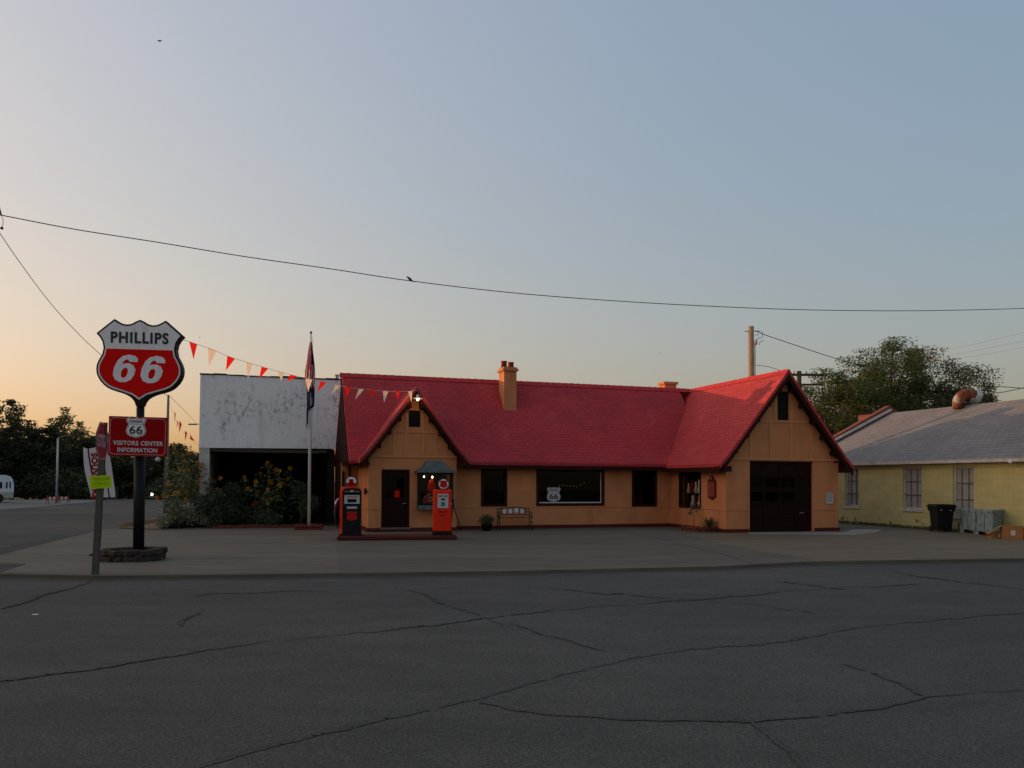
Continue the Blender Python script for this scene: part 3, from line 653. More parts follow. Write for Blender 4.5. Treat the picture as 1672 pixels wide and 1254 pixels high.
# chimneys
mb = MB(); mb.box((-6.16, 4.95, 4.2), (-5.68, 5.6, 5.72)); mb.box((-6.22, 4.89, 5.72), (-5.62, 5.66, 5.80)); mb.box((-6.18, 4.93, 5.80), (-5.66, 5.62, 5.86))
ch = mb.build('chimney', 'stucco', main_roof)
for (x, y, h) in ((-6.06, 5.3, .26), (-5.85, 5.12, .20)):
    mb = MB(); mb.lathe([(.0, 0), (.115, 0), (.10, h * .85), (.125, h * .88), (.12, h), (.08, h), (.07, .05), (0, .05)], 14, c=(x, y, 5.86)); mb.build('chimney_pot', 'pot', main_roof)
mb = MB(); mb.box((1.62, 7.1, 3.5), (2.16, 7.6, 5.80)); mb.box((1.56, 7.04, 5.80), (2.22, 7.66, 5.90)); mb.build('chimney', 'stucco', main_roof)
# windows
def window(hole, A, name, label, trim='dark_trim', fw=.06, inner=None, glass='glass', mull=None):
    a0, a1, z0, z1 = hole
    mb = MB(); frame(mb, A, a0 - .03, a1 + .03, z0 - .04, z1 + .02, fw + .03, -.03, .06)
    w_ = mb.build(name, trim, shop); w_['label'] = label
    if inner:
        mb = MB(); bar(mb, A, a0 + fw, a1 - fw, z0 + fw - .01, z0 + fw + .025, .045, .065); bar(mb, A, a1 - fw - .03, a1 - fw, z0 + fw + .025, z1 - fw, .045, .065); mb.build('inner_bead', 'white', w_)
    mb = MB(); mb.face([A(a0 + fw, .05, z0 + fw - .01), A(a1 - fw, .05, z0 + fw - .01), A(a1 - fw, .05, z1 - fw), A(a0 + fw, .05, z1 - fw)])
    mb.build('pane', glass, w_)
    if mull:
        mb = MB()
        for q in mull: bar(mb, A, a0 + (a1 - a0) * q - .012, a0 + (a1 - a0) * q + .012, z0 + fw, z1 - fw, .03, .045)
        mb.build('glazing_bar', trim, w_)
    return w_
window(W1, Af(VM), 'window', 'narrow dark window between the entrance gable and the bench')
w2 = window(W2, Af(VM), 'window', 'wide picture window with the white route shield', inner=True, fw=.07)
window(W3, Af(VM), 'window', 'narrow dark window right of the picture window')
window(WS, Al(0), 'window', 'side window of the garage wing with souvenirs behind it', fw=.025, glass='glass_clear')
# dim interior things seen through the glass
def shield_poly(w_, h_):
    half = [(0, 1.0), (.12, .965), (.26, .95), (.36, 1.0), (.46, .93), (.50, .84), (.44, .74), (.40, .66), (.43, .55), (.49, .42), (.50, .30), (.45, .17), (.34, .09), (.18, .045), (0, 0)]
    return [(x * w_, y * h_) for x, y in half] + [(-x * w_, y * h_) for x, y in half[-2:0:-1]]
def route_shield(parent, loc, w_, rotz=0, name='route_shield', white='letter_white', top='KANSAS', num='66', rx=0):
    h_ = w_ * 1.02; mb = MB(); P = shield_poly(w_, h_)
    mb.prism(P, lambda a, b, d: (a, d, b), 0, .006, 0); mb.prism(inset(P, w_ * .035), lambda a, b, d: (a, d, b), -.003, .001, 1)
    mb.prism(inset(P, w_ * .055), lambda a, b, d: (a, d, b), -.006, -.002, 0)
    mb.box((-w_ * .40, -.009, h_ * .655), (w_ * .40, -.005, h_ * .675), 1)
    o = mb.build(name, [white, 'letter_black'], parent, loc, rotz)
    text(num, w_ * .66, h_ * .42, 'letter_black', o, (0, -.009, h_ * .38), bold=.018, ext=.002)
    text(top, w_ * .64, h_ * .13, 'letter_black', o, (0, -.009, h_ * .80), bold=.02, ext=.002)
    return o
route_shield(w2, (-4.67, VM + .03, .93), .52, name='window_decal')
def bulb_row(px):
    root = thing('string_lights', L2W(-4.1, 4.6, 1.5), 'faint row of small orange fairy lights behind the picture window', 'lights')
    mb = MB(); pts = [root.matrix_world.inverted() @ Vector((0, 0, 0))] * 0
    P = [(i * .13, .0, .02 * math.sin(i) + (0 if i < 5 else (i - 5) * .05)) for i in range(8)]
    mb.tube(P, .006, 5); mb.build('cord', 'wire', root)
    for p in P: mb = MB(); mb.lathe([(0, -.018), (.013, -.01), (.014, .01), (0, .018)], 8, c=p); mb.build('bulb', 'tiny_bulb', root)
bulb_row(None)
# souvenirs behind the side window
g = thing('souvenir_shelf', L2W(.06, 2.3, .1), 'shelf of red and white souvenirs behind the side window of the garage wing', 'display', YAW)
mb = MB(); 
for z in (.66, 1.15): mb.box((.13, -.62, z - .0), (.25, .62, z + .02))
mb.box((.19, .60, 0), (.25, .62, 1.9)); mb.build('shelf', 'slat', g)
for (y, z, w_, h_, mt) in ((-.45, 1.17, .16, .50, 'white'), (-.2, 1.17, .14, .42, 'letter_white'), (-.48, .68, .17, .44, 'white'), (-.25, .68, .15, .38, 'red_cloth'), (0, .68, .16, .42, 'white'), (.05, 1.17, .13, .45, 'panel_red'), (.28, .68, .12, .34, 'navy'), (.3, 1.17, .12, .36, 'letter_white')):
    mb = MB(); mb.lathe([(.0, 0), (w_ * .5, 0), (w_ * .62, h_ * .3), (w_ * .35, h_ * .62), (w_ * .42, h_ * .8), (w_ * .3, h_), (0, h_)], 10, c=(.09, y, z)); mb.build('souvenir', mt, g)
# door
d = MB(); A = Af(VP); a0, a1, z0, z1 = DOOR
frame(d, A, a0, a1, z0, z1, .05, -.01, .12)
dr = d.build('door', 'dark_trim', shop); dr['label'] = 'dark maroon entrance door with a glazed upper half'
mb = MB(); frame(mb, A, a0 + .05, a1 - .05, z0 + .02, z1 - .05, .12, .04, .085); bar(mb, A, a0 + .17, a1 - .17, .95, 1.09, .04, .085); bar(mb, A, a0 + .17, a1 - .17, .14, .97, .06, .08)
mb.build('leaf', 'door', dr)
mb = MB(); mb.face([A(a0 + .16, .065, 1.08), A(a1 - .16, .065, 1.08), A(a1 - .16, .065, 1.87), A(a0 + .16, .065, 1.87)]); mb.build('pane', 'glass', dr)
mb = MB(); mb.box((-10.46, VP + .045, 1.11), (-10.30, VP + .055, 1.34)); mb.build('open_notice', 'bunt_red', dr)
mb = MB(); mb.tube([(a1 - .10, VP + .02, .93), (a1 - .10, VP - .03, .93), (a1 - .24, VP - .035, .90)], .012, 8); mb.build('handle', 'chrome', dr)
mb = MB(); mb.box((a0 - .02, VP - .09, .08), (a1 + .02, VP + .10, .13)); mb.build('threshold', 'galv', dr)
mb = MB(); mb.box((-11.2, VP - .22, 0.0), (-9.0, VP - .042, .07)); mb.build('doorstep', 'base_red', shop)
# bay display window with metal hood
b0, b1, bz0, bz1, bd = -9.72, -8.58, .72, 1.93, .30
mb = MB(); A = Af(VP - bd)
frame(mb, A, b0, b1, bz0 + .14, bz1, .055, 0, .05)
for s_, u0 in ((0, b0), (1, b1 - .05)):
    frame(mb, lambda a, dd, z, u0=u0: (u0 + dd, a, z), VP - bd + .05, VP, bz0 + .14, bz1, .045, 0, .05)
bay = mb.build('bay_window', 'black', shop)
mb = MB(); mb.box((b0 - .02, VP - bd - .03, bz0), (b1 + .02, VP, bz0 + .14), taper=1.0); mb.box((b0 + .05, VP - bd + .03, bz0 + .141), (b1 - .05, VP + .1, bz0 + .16)); mb.build('sill_box', 'copper', bay)
mb = MB()
top = [(-9.42, VP - .02, 2.33), (-8.93, VP - .02, 2.33), (-8.93, VP - .14, 2.33), (-9.42, VP - .14, 2.33)]
midr = [(-9.60, VP, 2.10), (-8.72, VP, 2.10), (-8.74, VP - .27, 2.10), (-9.58, VP - .27, 2.10)]
low = [(b0 - .10, VP, 1.99), (b1 + .10, VP, 1.99), (b1 + .10, VP - bd - .12, 1.99), (b0 - .10, VP - bd - .12, 1.99)]
low2 = [(x, y, 1.93) for x, y, z in low]
for A1, B1 in ((top, midr), (midr, low), (low, low2)):
    for i in range(4): mb.face([A1[i], A1[(i + 1) % 4], B1[(i + 1) % 4], B1[i]])
mb.face(top); mb.face(low2); mb.build('hood', 'copper', bay)
mb = MB(); mb.face([(b0 + .05, VP - bd + .02, bz0 + .16), (b1 - .05, VP - bd + .02, bz0 + .16), (b1 - .05, VP - bd + .02, bz1 - .05), (b0 + .05, VP - bd + .02, bz1 - .05)])
mb.face([(b0 + .025, VP - bd + .05, bz0 + .16), (b0 + .025, VP, bz0 + .16), (b0 + .025, VP, bz1 - .05), (b0 + .025, VP - bd + .05, bz1 - .05)])
mb.build('pane', 'glass_clear', bay, fix=False)
# things in the bay
for k, (a, z) in enumerate(((-9.50, 1.80), (-9.22, 1.79))):
    t = thing('pendant_bulb', L2W(a, VP - .02, z), 'lit pendant bulb in the bay window, ' + ('the one nearer the entrance door' if k == 0 else 'the one nearer the orange pump globe'), 'light bulb', YAW, 'pendant bulbs in the bay window')
    mb = MB(); mb.lathe([(0, -.04), (.022, -.028), (.028, -.006), (.014, .022), (.01, .03), (0, .03)], 12); mb.build('glass_globe', 'warm_bulb', t)
    mb = MB(); mb.tube([(0, 0, .03), (0, 0, .09)], .012, 8); mb.tube([(0, 0, .09), (0, 0, .14)], .004, 6); mb.build('socket', 'black', t)
pl = bpy.data.lights.new('bay_glow', 'POINT'); pl.energy = 1.1; pl.color = (1, .6, .3); pl.shadow_soft_size = .05
po = bpy.data.objects.new('bay_glow', pl); col.objects.link(po); po.parent = bay; po.location = (-9.35, VP + .12, 1.7)
t = thing('red_lantern', L2W(-9.22, VP + .05, 1.28), 'tall red lantern hanging on the upper level of the bay window', 'lantern', YAW)
mb = MB(); mb.lathe([(0, 0), (.11, .0), (.15, .10), (.13, .25), (.07, .38), (.03, .44), (0, .44)], 14); mb.build('shade', 'sign_red', t)
mb = MB(); mb.tube([(-.0, 0, -.02), (0, 0, .0)], .05, 10); mb.build('rim', 'black', t)
t = tag(MB().box((-9.36, VP - .12, 1.22), (-8.68, VP + .12, 1.24)).build('glass_shelf', 'letter_white', None, ORG, YAW), 'thin pale shelf across the bay window under the red lantern', 'shelf')
t = thing('toy_engine', L2W(-9.37, VP - .08, bz0 + .165), 'rounded red toy with a pale ring on the floor of the bay window', 'toy', YAW)
mb = MB(); mb.lathe([(0, 0), (.17, 0), (.18, .10), (.15, .24), (.06, .31), (0, .31)], 16); mb.build('body', 'pot', t)
mb = MB(); T = Matrix.Translation((.05, -.155, .17)) @ Matrix.Rotation(R_(90), 4, 'X'); mb.lathe([(.045, 0), (.085, 0), (.085, .03), (.045, .03), (.045, 0)], 16, T=T); mb.build('ring', 'bunt_white', t)
t = thing('display_jar', L2W(-9.05, VP - .05, bz0 + .165), 'small pale jar beside the red toy in the bay window', 'jar', YAW)
mb = MB(); mb.lathe([(0, 0), (.07, 0), (.08, .08), (.05, .16), (.055, .19), (0, .19)], 12); mb.build('jar', 'dial', t)
# gable vents
def vent(a0, a1, z0, z1, v0, label):
    mb = MB(); mb.box((a0, v0 - .012, z0), (a1, v0 + .02, z1)); o = mb.build('vent', 'black_matte', shop); o['label'] = label
    mb = MB(); z = z0 + .05
    while z < z1 - .03: mb.box((a0 + .02, v0 - .03, z), (a1 - .02, v0 - .013, z + .02)); z += .075
    mb.build('louvre', 'black', o)
vent(2.02, 2.44, 3.79, 4.76, 0, 'tall dark louvred vent high in the garage gable'); vent(-10.02, -9.64, 3.44, 3.97, VP, 'small dark vent high in the entrance gable')
# garage door
a0, a1, z0, z1 = GAR; A = Af(0)
mb = MB()
zs_ = [0.01, .48, .96, 1.44, 1.92, 2.42]
for z_0, z_1 in zip(zs_[:-1], zs_[1:]):
    wnd = z_0 in (.96, 1.44)
    frame(mb, A, a0, a1, z_0, z_1 - .012, .07, .09, .13)
    for q in (1, 2, 3):
        x = a0 + (a1 - a0) * q / 4; bar(mb, A, x - .04, x + .04, z_0 + .07, z_1 - .082, .09, .13)
    if not wnd: bar(mb, A, a0 + .07, a1 - .07, z_0 + .07, z_1 - .082, .11, .13)
gd = mb.build('garage_door', 'door', shop)
for row in (.96, 1.44):
    for q in range(4):
        x0 = a0 + (a1 - a0) * q / 4 + .04; x1 = a0 + (a1 - a0) * (q + 1) / 4 - .04
        mb = MB(); mb.face([A(x0, .115, row + .06), A(x1, .115, row + .06), A(x1, .115, row + .41), A(x0, .115, row + .41)]); mb.build('pane', 'glass_muted', gd)
mb = MB(); mb.box((a1 - .5, .085, .62), (a1 - .32, .095, .66)); mb.build('handle', 'galv', gd)
mb = MB(); bar(mb, A, a0, a0 + .02, 0.01, 2.41, .0, .09); bar(mb, A, a1 - .02, a1, 0.01, 2.41, .0, .09); bar(mb, A, a0 + .02, a1 - .02, 2.39, 2.41, .0, .09); mb.build('jamb', 'stucco_trim', gd)
# plaque and notice are fixed things of the wall
pq = thing('memorial_plaque', L2W(-.0, .8, 1.12), 'dark red metal plaque with scrolled top on the side wall of the garage wing', 'plaque', YAW)
P = [(.24, .04), (.24, .58), (.20, .62), (.12, .64), (.10, .72), (.04, .77), (-.04, .77), (-.10, .72), (-.12, .64), (-.20, .62), (-.24, .58), (-.24, .04), (-.12, 0), (-.06, -.04), (.06, -.04), (.12, 0)]
mb = MB(); mb.prism(P, lambda a, b, d: (d, a, b), -.01, -.05); mb.build('board', 'base_red', pq)
mb = MB(); mb.box((-.062, -.20, .06), (-.052, .20, .57)); mb.build('text_panel', 'plaque', pq)
mb = MB(); mb.lathe([(0, 0), (.03, 0), (.02, .01), (0, .012)], 10, T=Matrix.Translation((-.05, 0, .68)) @ Matrix.Rotation(R_(-90), 4, 'Y')); mb.build('medallion', 'dial', pq)
nt_ = thing('wall_notice', L2W(4.12, -.015, .95), 'small pale paper notice on the wall right of the garage door', 'notice', YAW)
mb = MB(); mb.box((-.14, -.01, 0), (.14, .0, .37)); mb.build('board', 'dial', nt_)
mb = MB()
for z in (.30, .25, .2, .14, .09): mb.box((-.11, -.014, z), (-.02, -.011, z + .022)); mb.box((.02, -.014, z), (.1, -.011, z + .022))
mb.build('printed_lines', 'galv', nt_)
# little lamp bracket on the porch corner, downpipes on the set-back wall
t = thing('wall_lantern', L2W(-11.34, VP + .12, 1.2), 'small black lantern on the left corner of the entrance gable', 'lantern', YAW)
mb = MB(); mb.box((-.10, -.05, 0), (-.03, .05, .18)); mb.box((-.11, -.06, .18), (-.02, .06, .20)); mb.build('case', 'black', t); mb = MB(); mb.box((-.03, -.03, .06), (0.02, .03, .12)); mb.build('bracket', 'black', t)
for k, (a, z0, z1) in enumerate(((-11.62, 1.45, 2.15), (-11.84, 1.45, 1.98))):
    mb = MB(); mb.box((a - .035, 5.84, z0), (a + .035, 5.90, z1)); o = mb.build('downpipe', 'dark_trim', shop)
# lamp at the peak of the entrance gable
lp = thing('gable_lamp', L2W(URP, 2.74, 4.50), 'lit barn lamp with round shade hanging at the peak of the entrance gable', 'lamp', YAW)
mb = MB(); mb.tube([(0, .02, .02), (0, -.14, .06), (0, -.2, 0), (0, -.2, -.06)], .012, 8); mb.build('arm', 'black', lp)
mb = MB(); mb.lathe([(.02, -.04), (.045, -.06), (.05, -.12), (.16, -.17), (.165, -.18), (.15, -.178), (.04, -.13), (.0, -.12)], 20, c=(0, -.2, 0)); mb.build('shade', 'offwhite', lp)
mb = MB(); mb.lathe([(0, -.25), (.035, -.235), (.048, -.20), (.03, -.16), (0, -.14)], 14, c=(0, -.2, 0)); mb.build('bulb', 'warm_bulb', lp)
pl = bpy.data.lights.new('gable_lamp_light', 'POINT'); pl.energy = 2.2; pl.color = (1, .55, .22); pl.shadow_soft_size = .05
po = bpy.data.objects.new('gable_lamp_light', pl); col.objects.link(po); po.parent = lp; po.location = (0, -.2, -.27)
# ---------------------------------------------------------------- white derelict building on the left
wb = thing('derelict_building', L2W(-16.77, 8, 0), 'flat-roofed white building with peeling fascia over a dark recessed front', 'building', YAW)
# local frame: x from left end, y from fascia plane
mb = MB(); mb.prism([(0, 2.81), (4.98, 2.86), (5.12, 5.48), (0.02, 5.48)], lambda a, b, d: (a, d, b), 0, .22, 0)
mb.build('fascia', 'peel', wb)
mb = MB(); mb.prism([(0.4, 2.86), (4.85, 2.9), (4.85, 5.4), (0.05, 5.4)], lambda a, b, d: (a, d, b), .22, 9)
mb.box((0, .22, 2.4), (.36, 9, 5.38)); mb.build('upper_storey', 'peel', wb)
mb = MB(); x = 0
while x < 5.12:
    L = random.uniform(.25, .5); x1 = min(5.12, x + L); mb.box((x, -.03, 5.48 + random.uniform(-.01, .02)), (x1, 9, 5.52 + random.uniform(-.01, .03))); x = x1 + .003
mb.build('roof_flashing', 'black_matte', wb)
mb = MB(); mb.box((0, 0.01, 0), (.36, 9, 2.805)); mb.build('side_wall', 'offwhite', wb)['label'] = 'white end wall under the fascia'
mb = MB(); mb.box((.36, 5.6, 0), (4.7, 5.8, 2.85)); mb.box((4.6, .3, 0), (4.85, 5.6, 2.85)); mb.box((.36, .4, .0), (4.6, 5.6, .03)); mb.build('shop_front', 'shade_fill', wb)  # near-black colour and gap filler stand in for shade under the fascia
mb = MB(); frame(mb, Af(5.56), .8, 2.6, .5, 2.3, .06, 0, .035); frame(mb, Af(5.56), 2.8, 3.7, .05, 2.3, .06, 0, .035); mb.build('window_frame', 'black', wb)
mb = MB(); mb.box((.38, .24, 2.70), (4.55, .45, 2.80)); mb.build('lintel', 'galv', wb)
mb = MB(); mb.box((4.86, .35, 5.5), (4.98, .5, 5.72)); mb.box((4.84, .33, 5.70), (5.0, .52, 5.74)); mb.build('roof_vent', 'offwhite', wb)
# ---------------------------------------------------------------- yellow building on the right
UY = 8.5
yb = thing('yellow_building', L2W(UY, 0, 0), 'long low yellow block building with grey shingle roof at the right edge', 'building', YAW)
VF = 7.1; V0 = -9.0
yw = [(3.55, 4.35, .72, 2.26), (.35, 1.25, .72, 2.25), (-1.88, -1.03, .55, 2.25), (-6.2, -5.3, .7, 2.25)]
mb = MB(); wall(mb, Al(0), (V0, VF), (0, 2.58), yw, .2)
wall(mb, Af(V0), (.2, 9.8), (0, 2.58), [], .2)
mb.box((9.8, V0, 0), (10, VF, 2.58)); mb.prism([(.0, 2.58), (10, 2.58), (5, 4.9)], lambda a, b, d: (a, d, b), V0, V0 + .2)
mb.build('wall', 'yellow', yb)
mb = MB(); pr = [(0, 4.95), (5.25, 2.50)]
slope_slab(mb, pr, lambda a, b, d: (5 - a, d, b), V0 - .3, VF, .06); slope_slab(mb, pr, lambda a, b, d: (5 + a, d, b), V0 - .3, VF, .06)
yr = mb.build('roof', 'grey_roof', yb)
mb = MB(); mb.box((-.27, V0 - .3, 2.38), (-.21, VF, 2.49)); mb.build('gutter', 'offwhite', yb)
mb = MB(); mb.box((-.21, V0 - .3, 2.42), (0, VF, 2.44)); mb.build('soffit', 'offwhite', yb)
mb = MB(); mb.prism([(-.3, 2.56), (5, 5.04), (5, 5.14), (-.3, 2.66)], lambda a, b, d: (a, d, b), VF, VF + .12); mb.build('flashing', 'offwhite', yb)
mb = MB(); mb.prism([(0, 0), (10, 0), (10, 2.8), (5, 5.3), (0, 2.85)], lambda a, b, d: (a, d, b), VF + .12, VF + .4); mb.build('gable_parapet', 'brick', yb)
for k, (v0, v1, z0, z1) in enumerate(yw):
    A = Al(0); mb = MB(); frame(mb, A, v0, v1, z0, z1, .05, .07, .11)
    wdw = mb.build('window', 'offwhite', yb)
    mb = MB()
    for q in (1 / 3, 2 / 3): bar(mb, A, v0 + (v1 - v0) * q - .012, v0 + (v1 - v0) * q + .012, z0 + .05, z1 - .05, .085, .11)
    for q in (1 / 3, 2 / 3): bar(mb, A, v0 + .05, v1 - .05, z0 + (z1 - z0) * q - .014, z0 + (z1 - z0) * q + .014, .08, .113)
    mb.build('glazing_bar', 'galv', wdw)
    mb = MB(); mb.face([A(v0 + .05, .115, z0 + .05), A(v1 - .05, .115, z0 + .05), A(v1 - .05, .115, z1 - .05), A(v0 + .05, .115, z1 - .05)]); mb.build('pane', 'pane_grey', wdw)
    mb = MB(); bar(mb, A, v0 - .05, v1 + .05, z0 - .10, z0, -.04, .19); mb.build('sill', 'offwhite', wdw)
mb = MB(); mb.lathe([(0, 0), (.06, 0), (.07, .05), (.04, .1), (0, .1)], 12, T=Matrix.Translation((-.3, -3.55, 2.40)) @ Matrix.Rotation(R_(-120), 4, 'Y')); mb.build('flood_lamp', 'white', yb)
# rusty roof cowl
cw = thing('roof_cowl', L2W(UY + 5, 2.9, 4.9), 'big rusty curved exhaust cowl on the ridge of the grey roof', 'roof vent', YAW + R_(75)); cw.scale = (.74, .74, .74)
mb = MB(); P = [(0, .55, -.15), (0, .55, .15)]
for k in range(7):
    a = math.pi * k / 6 * .55; P.append((0, .55 - .42 * (1 - math.cos(a)) * 1.2, .15 + .46 * math.sin(a)))
P.append((0, -.5, .50)); mb.tube(P, [.30, .30] + [.31 + .01 * k for k in range(7)] + [.40], 16); mb.build('elbow', 'rust', cw)
mb = MB(); mb.tube([(0, -.02, .555), (0, -.3, .535), (0, -.56, .49)], [.345, .39, .43], 16, cap=False); mb.tube([(0, -.555, .49), (0, -.56, .49)], [.42, .2], 16, cap=False); mb.build('mouth_ring', 'galv_pale', cw)
bb = thing('brick_building', L2W(UY + 5.2, 8.6, 0), 'low dark brick building with flat roof behind the grey roof', 'building', YAW)
mb = MB(); mb.box((0, 0, 0), (7, .9, 5.02)); mb.build('wall', 'brick', bb); mb = MB(); mb.box((-.08, -.08, 5.022), (7.1, 1.0, 5.08)); mb.build('coping', 'black_matte', bb)
# ---------------------------------------------------------------- big petrol sign
SY = 16.85
sg = thing('station_sign', at(226, 915, SY) * 1.0, 'tall white and red shield sign with black rim on a black pole', 'sign', R_(8.6))
sg.location.z = 0; base = Vector(sg.location)
hx = [(0, 0), (60, 26), (115, 58), (174, 70), (235, 62), (295, 34), (350, 0), (470, 98), (592, 200), (540, 258), (508, 313), (493, 393), (508, 473), (535, 520), (562, 570), (582, 625), (588, 680), (580, 740), (560, 790), (528, 840), (480, 890), (435, 925), (378, 952), (310, 974), (248, 990), (190, 1010), (138, 1035), (95, 1065), (62, 1110), (46, 1160)]
kz = 16.85 / 1300 / 8.3625 * 1.012
ZT = at(228, 523.5, SY).z
half = [(x * kz, ZT - y * kz) for x, y in hx]
outline = half + [(-x, z) for x, z in half[::-1] if x > 0]
fo = [h for h in hx if h[1] <= 1030]
fhalf = [(x * kz, ZT - y * kz) for x, y in fo[:-1]] + [(110 * kz, ZT - 1035 * kz), (50 * kz, ZT - 1075 * kz), (0, ZT - 1110 * kz)]
face_o = fhalf + [(-x, z) for x, z in fhalf[-2:0:-1]]
f = lambda a, b, d: (a, d, b)
mb = MB(); mb.prism(outline, f, -.10, .12); can = mb.build('sign_case', 'black', sg)
fi = inset(face_o, -.0)
white_p = inset(face_o, .038)
mb = MB(); mb.prism(white_p, f, -.108, -.09); mb.build('sign_face', 'sign_white', can)
red_p = clip_below(inset(face_o, .072), ZT - 403 * kz)
mb = MB(); mb.prism(red_p, f, -.116, -.1); mb.build('red_field', 'sign_red', can)
zc = ZT - 250 * kz
text('PHILLIPS', 790 * kz, 155 * kz, 'letter_black', can, (0, -.112, ZT - 246 * kz), bold=.034, spacing=1.16)
def six(parent, cx, cz, w_, h_):
    # an italic block 6 drawn as outline with counter; built as ring of quads
    outer = [(.98, .74), (.66, .74), (.60, .81), (.52, .83), (.42, .76), (.36, .64), (.48, .68), (.62, .69), (.80, .62), (.90, .47), (.86, .28), (.74, .10), (.55, .01), (.32, 0), (.12, .08), (.02, .26), (.05, .52), (.18, .78), (.36, .94), (.62, 1.0), (.86, .96), (.97, .86)]
    inner = [(.54, .53), (.61, .44), (.58, .28), (.50, .17), (.40, .15), (.33, .22), (.34, .38), (.42, .50)]
    mb = MB()
    def T(p): return (cx + (p[0] - .5 + (p[1] - .5) * .04) * w_, cz + (p[1] - .5) * h_)
    bm = bmesh.new(); vo = [bm.verts.new((T(p)[0], -.122, T(p)[1])) for p in outer]; vi = [bm.verts.new((T(p)[0], -.122, T(p)[1])) for p in inner]
    eo = [bm.edges.new((vo[i], vo[(i + 1) % len(vo)])) for i in range(len(vo))]; ei = [bm.edges.new((vi[i], vi[(i + 1) % len(vi)])) for i in range(len(vi))]
    bmesh.ops.triangle_fill(bm, use_beauty=True, edges=eo + ei)
    r = bmesh.ops.extrude_face_region(bm, geom=bm.faces[:]); bmesh.ops.translate(bm, verts=[v for v in r['geom'] if isinstance(v, bmesh.types.BMVert)], vec=(0, .012, 0))
    bmesh.ops.recalc_face_normals(bm, faces=bm.faces)
    me = bpy.data.meshes.new('numeral'); bm.to_mesh(me); bm.free(); me.materials.append(M['sign_white'])
    o = bpy.data.objects.new('numeral', me); col.objects.link(o); o.parent = parent
six(can, -188 * kz, ZT - 663 * kz, 345 * kz, 372 * kz); six(can, 186 * kz, ZT - 670 * kz, 345 * kz, 372 * kz)
zb = ZT - 1150 * kz; sg.scale.x = .93
mb = MB(); mb.tube([(0, .0, 0), (0, 0, 2.2)], .118, 20); mb.tube([(0, 0, 2.2), (0, 0, zb + .05)], .085, 18); mb.build('pole', 'black', sg)
mb = MB()   # stacked stone ring
for L in range(2):
    k = 17
    for i in range(k):
        t0 = 2 * math.pi * (i + .5 * L) / k
        rx, ry = .53, .42
        sq = lambda t: (rx * max(-1, min(1, 1.18 * math.cos(t))), ry * max(-1, min(1, 1.18 * math.sin(t))))
        a = sq(t0); T = Matrix.Translation((a[0] - .03, a[1] - .25, L * .12 + .0)) @ Matrix.Rotation(math.atan2(a[1] / ry, a[0] / rx) + R_(90) + random.uniform(-.1, .1), 4, 'Z')
        mb.box((-.125, -.09, .0), (.125, .09, .115 + random.uniform(-.015, .012)), T=T, bev=.018)
mb.build('stone_planter', 'stone', sg)
mb = MB(); mb.box((-.52, -.62, .0), (.46, .12, .15)); mb.build('soil', 'soil', sg)
for i in range(16):
    pass
vs = thing('visitors_sign', base + Vector((-.02, -.16, 0)), 'dark red visitors centre board with white route shield clamped to the black pole', 'sign', R_(8.6))
w_, h_ = 1.235, .825; z0 = 2.16; T = Matrix.Rotation(R_(1.1), 4, 'Y')
mb = MB(); mb.box((-w_ / 2, -.02, z0), (w_ / 2, .02, z0 + h_)); bd = mb.build('board', 'panel_red', vs); bd.location.x = .01
P = [(-w_ / 2 + .03, z0 + .08), (-w_ / 2 + .08, z0 + .03), (w_ / 2 - .08, z0 + .03), (w_ / 2 - .03, z0 + .08), (w_ / 2 - .03, z0 + h_ - .08), (w_ / 2 - .08, z0 + h_ - .03), (-w_ / 2 + .08, z0 + h_ - .03), (-w_ / 2 + .03, z0 + h_ - .08)]
Pi = inset(P, .010); mb = MB()
for i in range(8):
    j = (i + 1) % 8; a, b, c, d_ = P[i], P[j], Pi[j], Pi[i]; mb.face([(p[0], -.024, p[1]) for p in (a, b, c, d_)])
mb.build('border_line', 'stop_white', bd, fix=False)
route_shield(bd, (-.04, -.024, z0 + .385), .42, name='route_shield', white='sign_white')
text('VISITORS CENTER', 1.06, .095, 'letter_white', bd, (.015, -.024, z0 + .27), bold=.028, spacing=1.08)
text('INFORMATION', .84, .095, 'letter_white', bd, (0, -.024, z0 + .125), bold=.028, spacing=1.08)
mb = MB(); mb.box((-.14, .02, z0 + .62), (.14, .06, z0 + .68)); mb.box((-.14, .02, z0 + .12), (.14, .06, z0 + .18)); mb.build('clamp', 'galv', vs)
mb = MB(); mb.lathe([(0, 0), (.05, .01), (.06, .05), (.03, .09), (0, .09)], 10, T=Matrix.Translation((.46, -.05, z0 - .10)) @ Matrix.Rotation(R_(25), 4, 'X')); mb.build('spot_lamp', 'galv_pale', vs)
vs.rotation_euler.y = R_(.9); vs.scale.x = .94
# ---------------------------------------------------------------- stop sign post with banner and lime paper
SB = gz(155, 943, RZ); TP = at(170, 690, SB.y + .03)
post = thing('stop_sign', SB, 'leaning steel post with a stop sign seen nearly edge-on', 'street sign')
d = (TP - SB)
def pp(t): return d * t
mb = MB(); mb.box((-.055, -.03, 0), (.055, .03, 1)); 
o = MB()
prev = None
for i in range(2): pass
mb = MB(); vs_ = []
for t in (0, 1):
    q = pp(t)
    for (x, y) in ((-.052, -.03), (.052, -.03), (.052, .03), (-.052, .03)): vs_.append(q + Vector((x, y, 0)))
mb.raw(vs_, [(3, 2, 1, 0), (4, 5, 6, 7), (0, 1, 5, 4), (1, 2, 6, 5), (2, 3, 7, 6), (3, 0, 4, 7)])
mb.build('post', 'post_grey', post)
zc = at(172, 721, SB.y).z - SB.z; xc = at(172, 721, SB.y).x - SB.x
hd = bpy.data.objects.new('octagon_mount', None)
T = Matrix.Translation((xc, -.12, zc)) @ Matrix.Rotation(R_(101), 4, 'Z') @ Matrix.Rotation(R_(0), 4, 'Y')
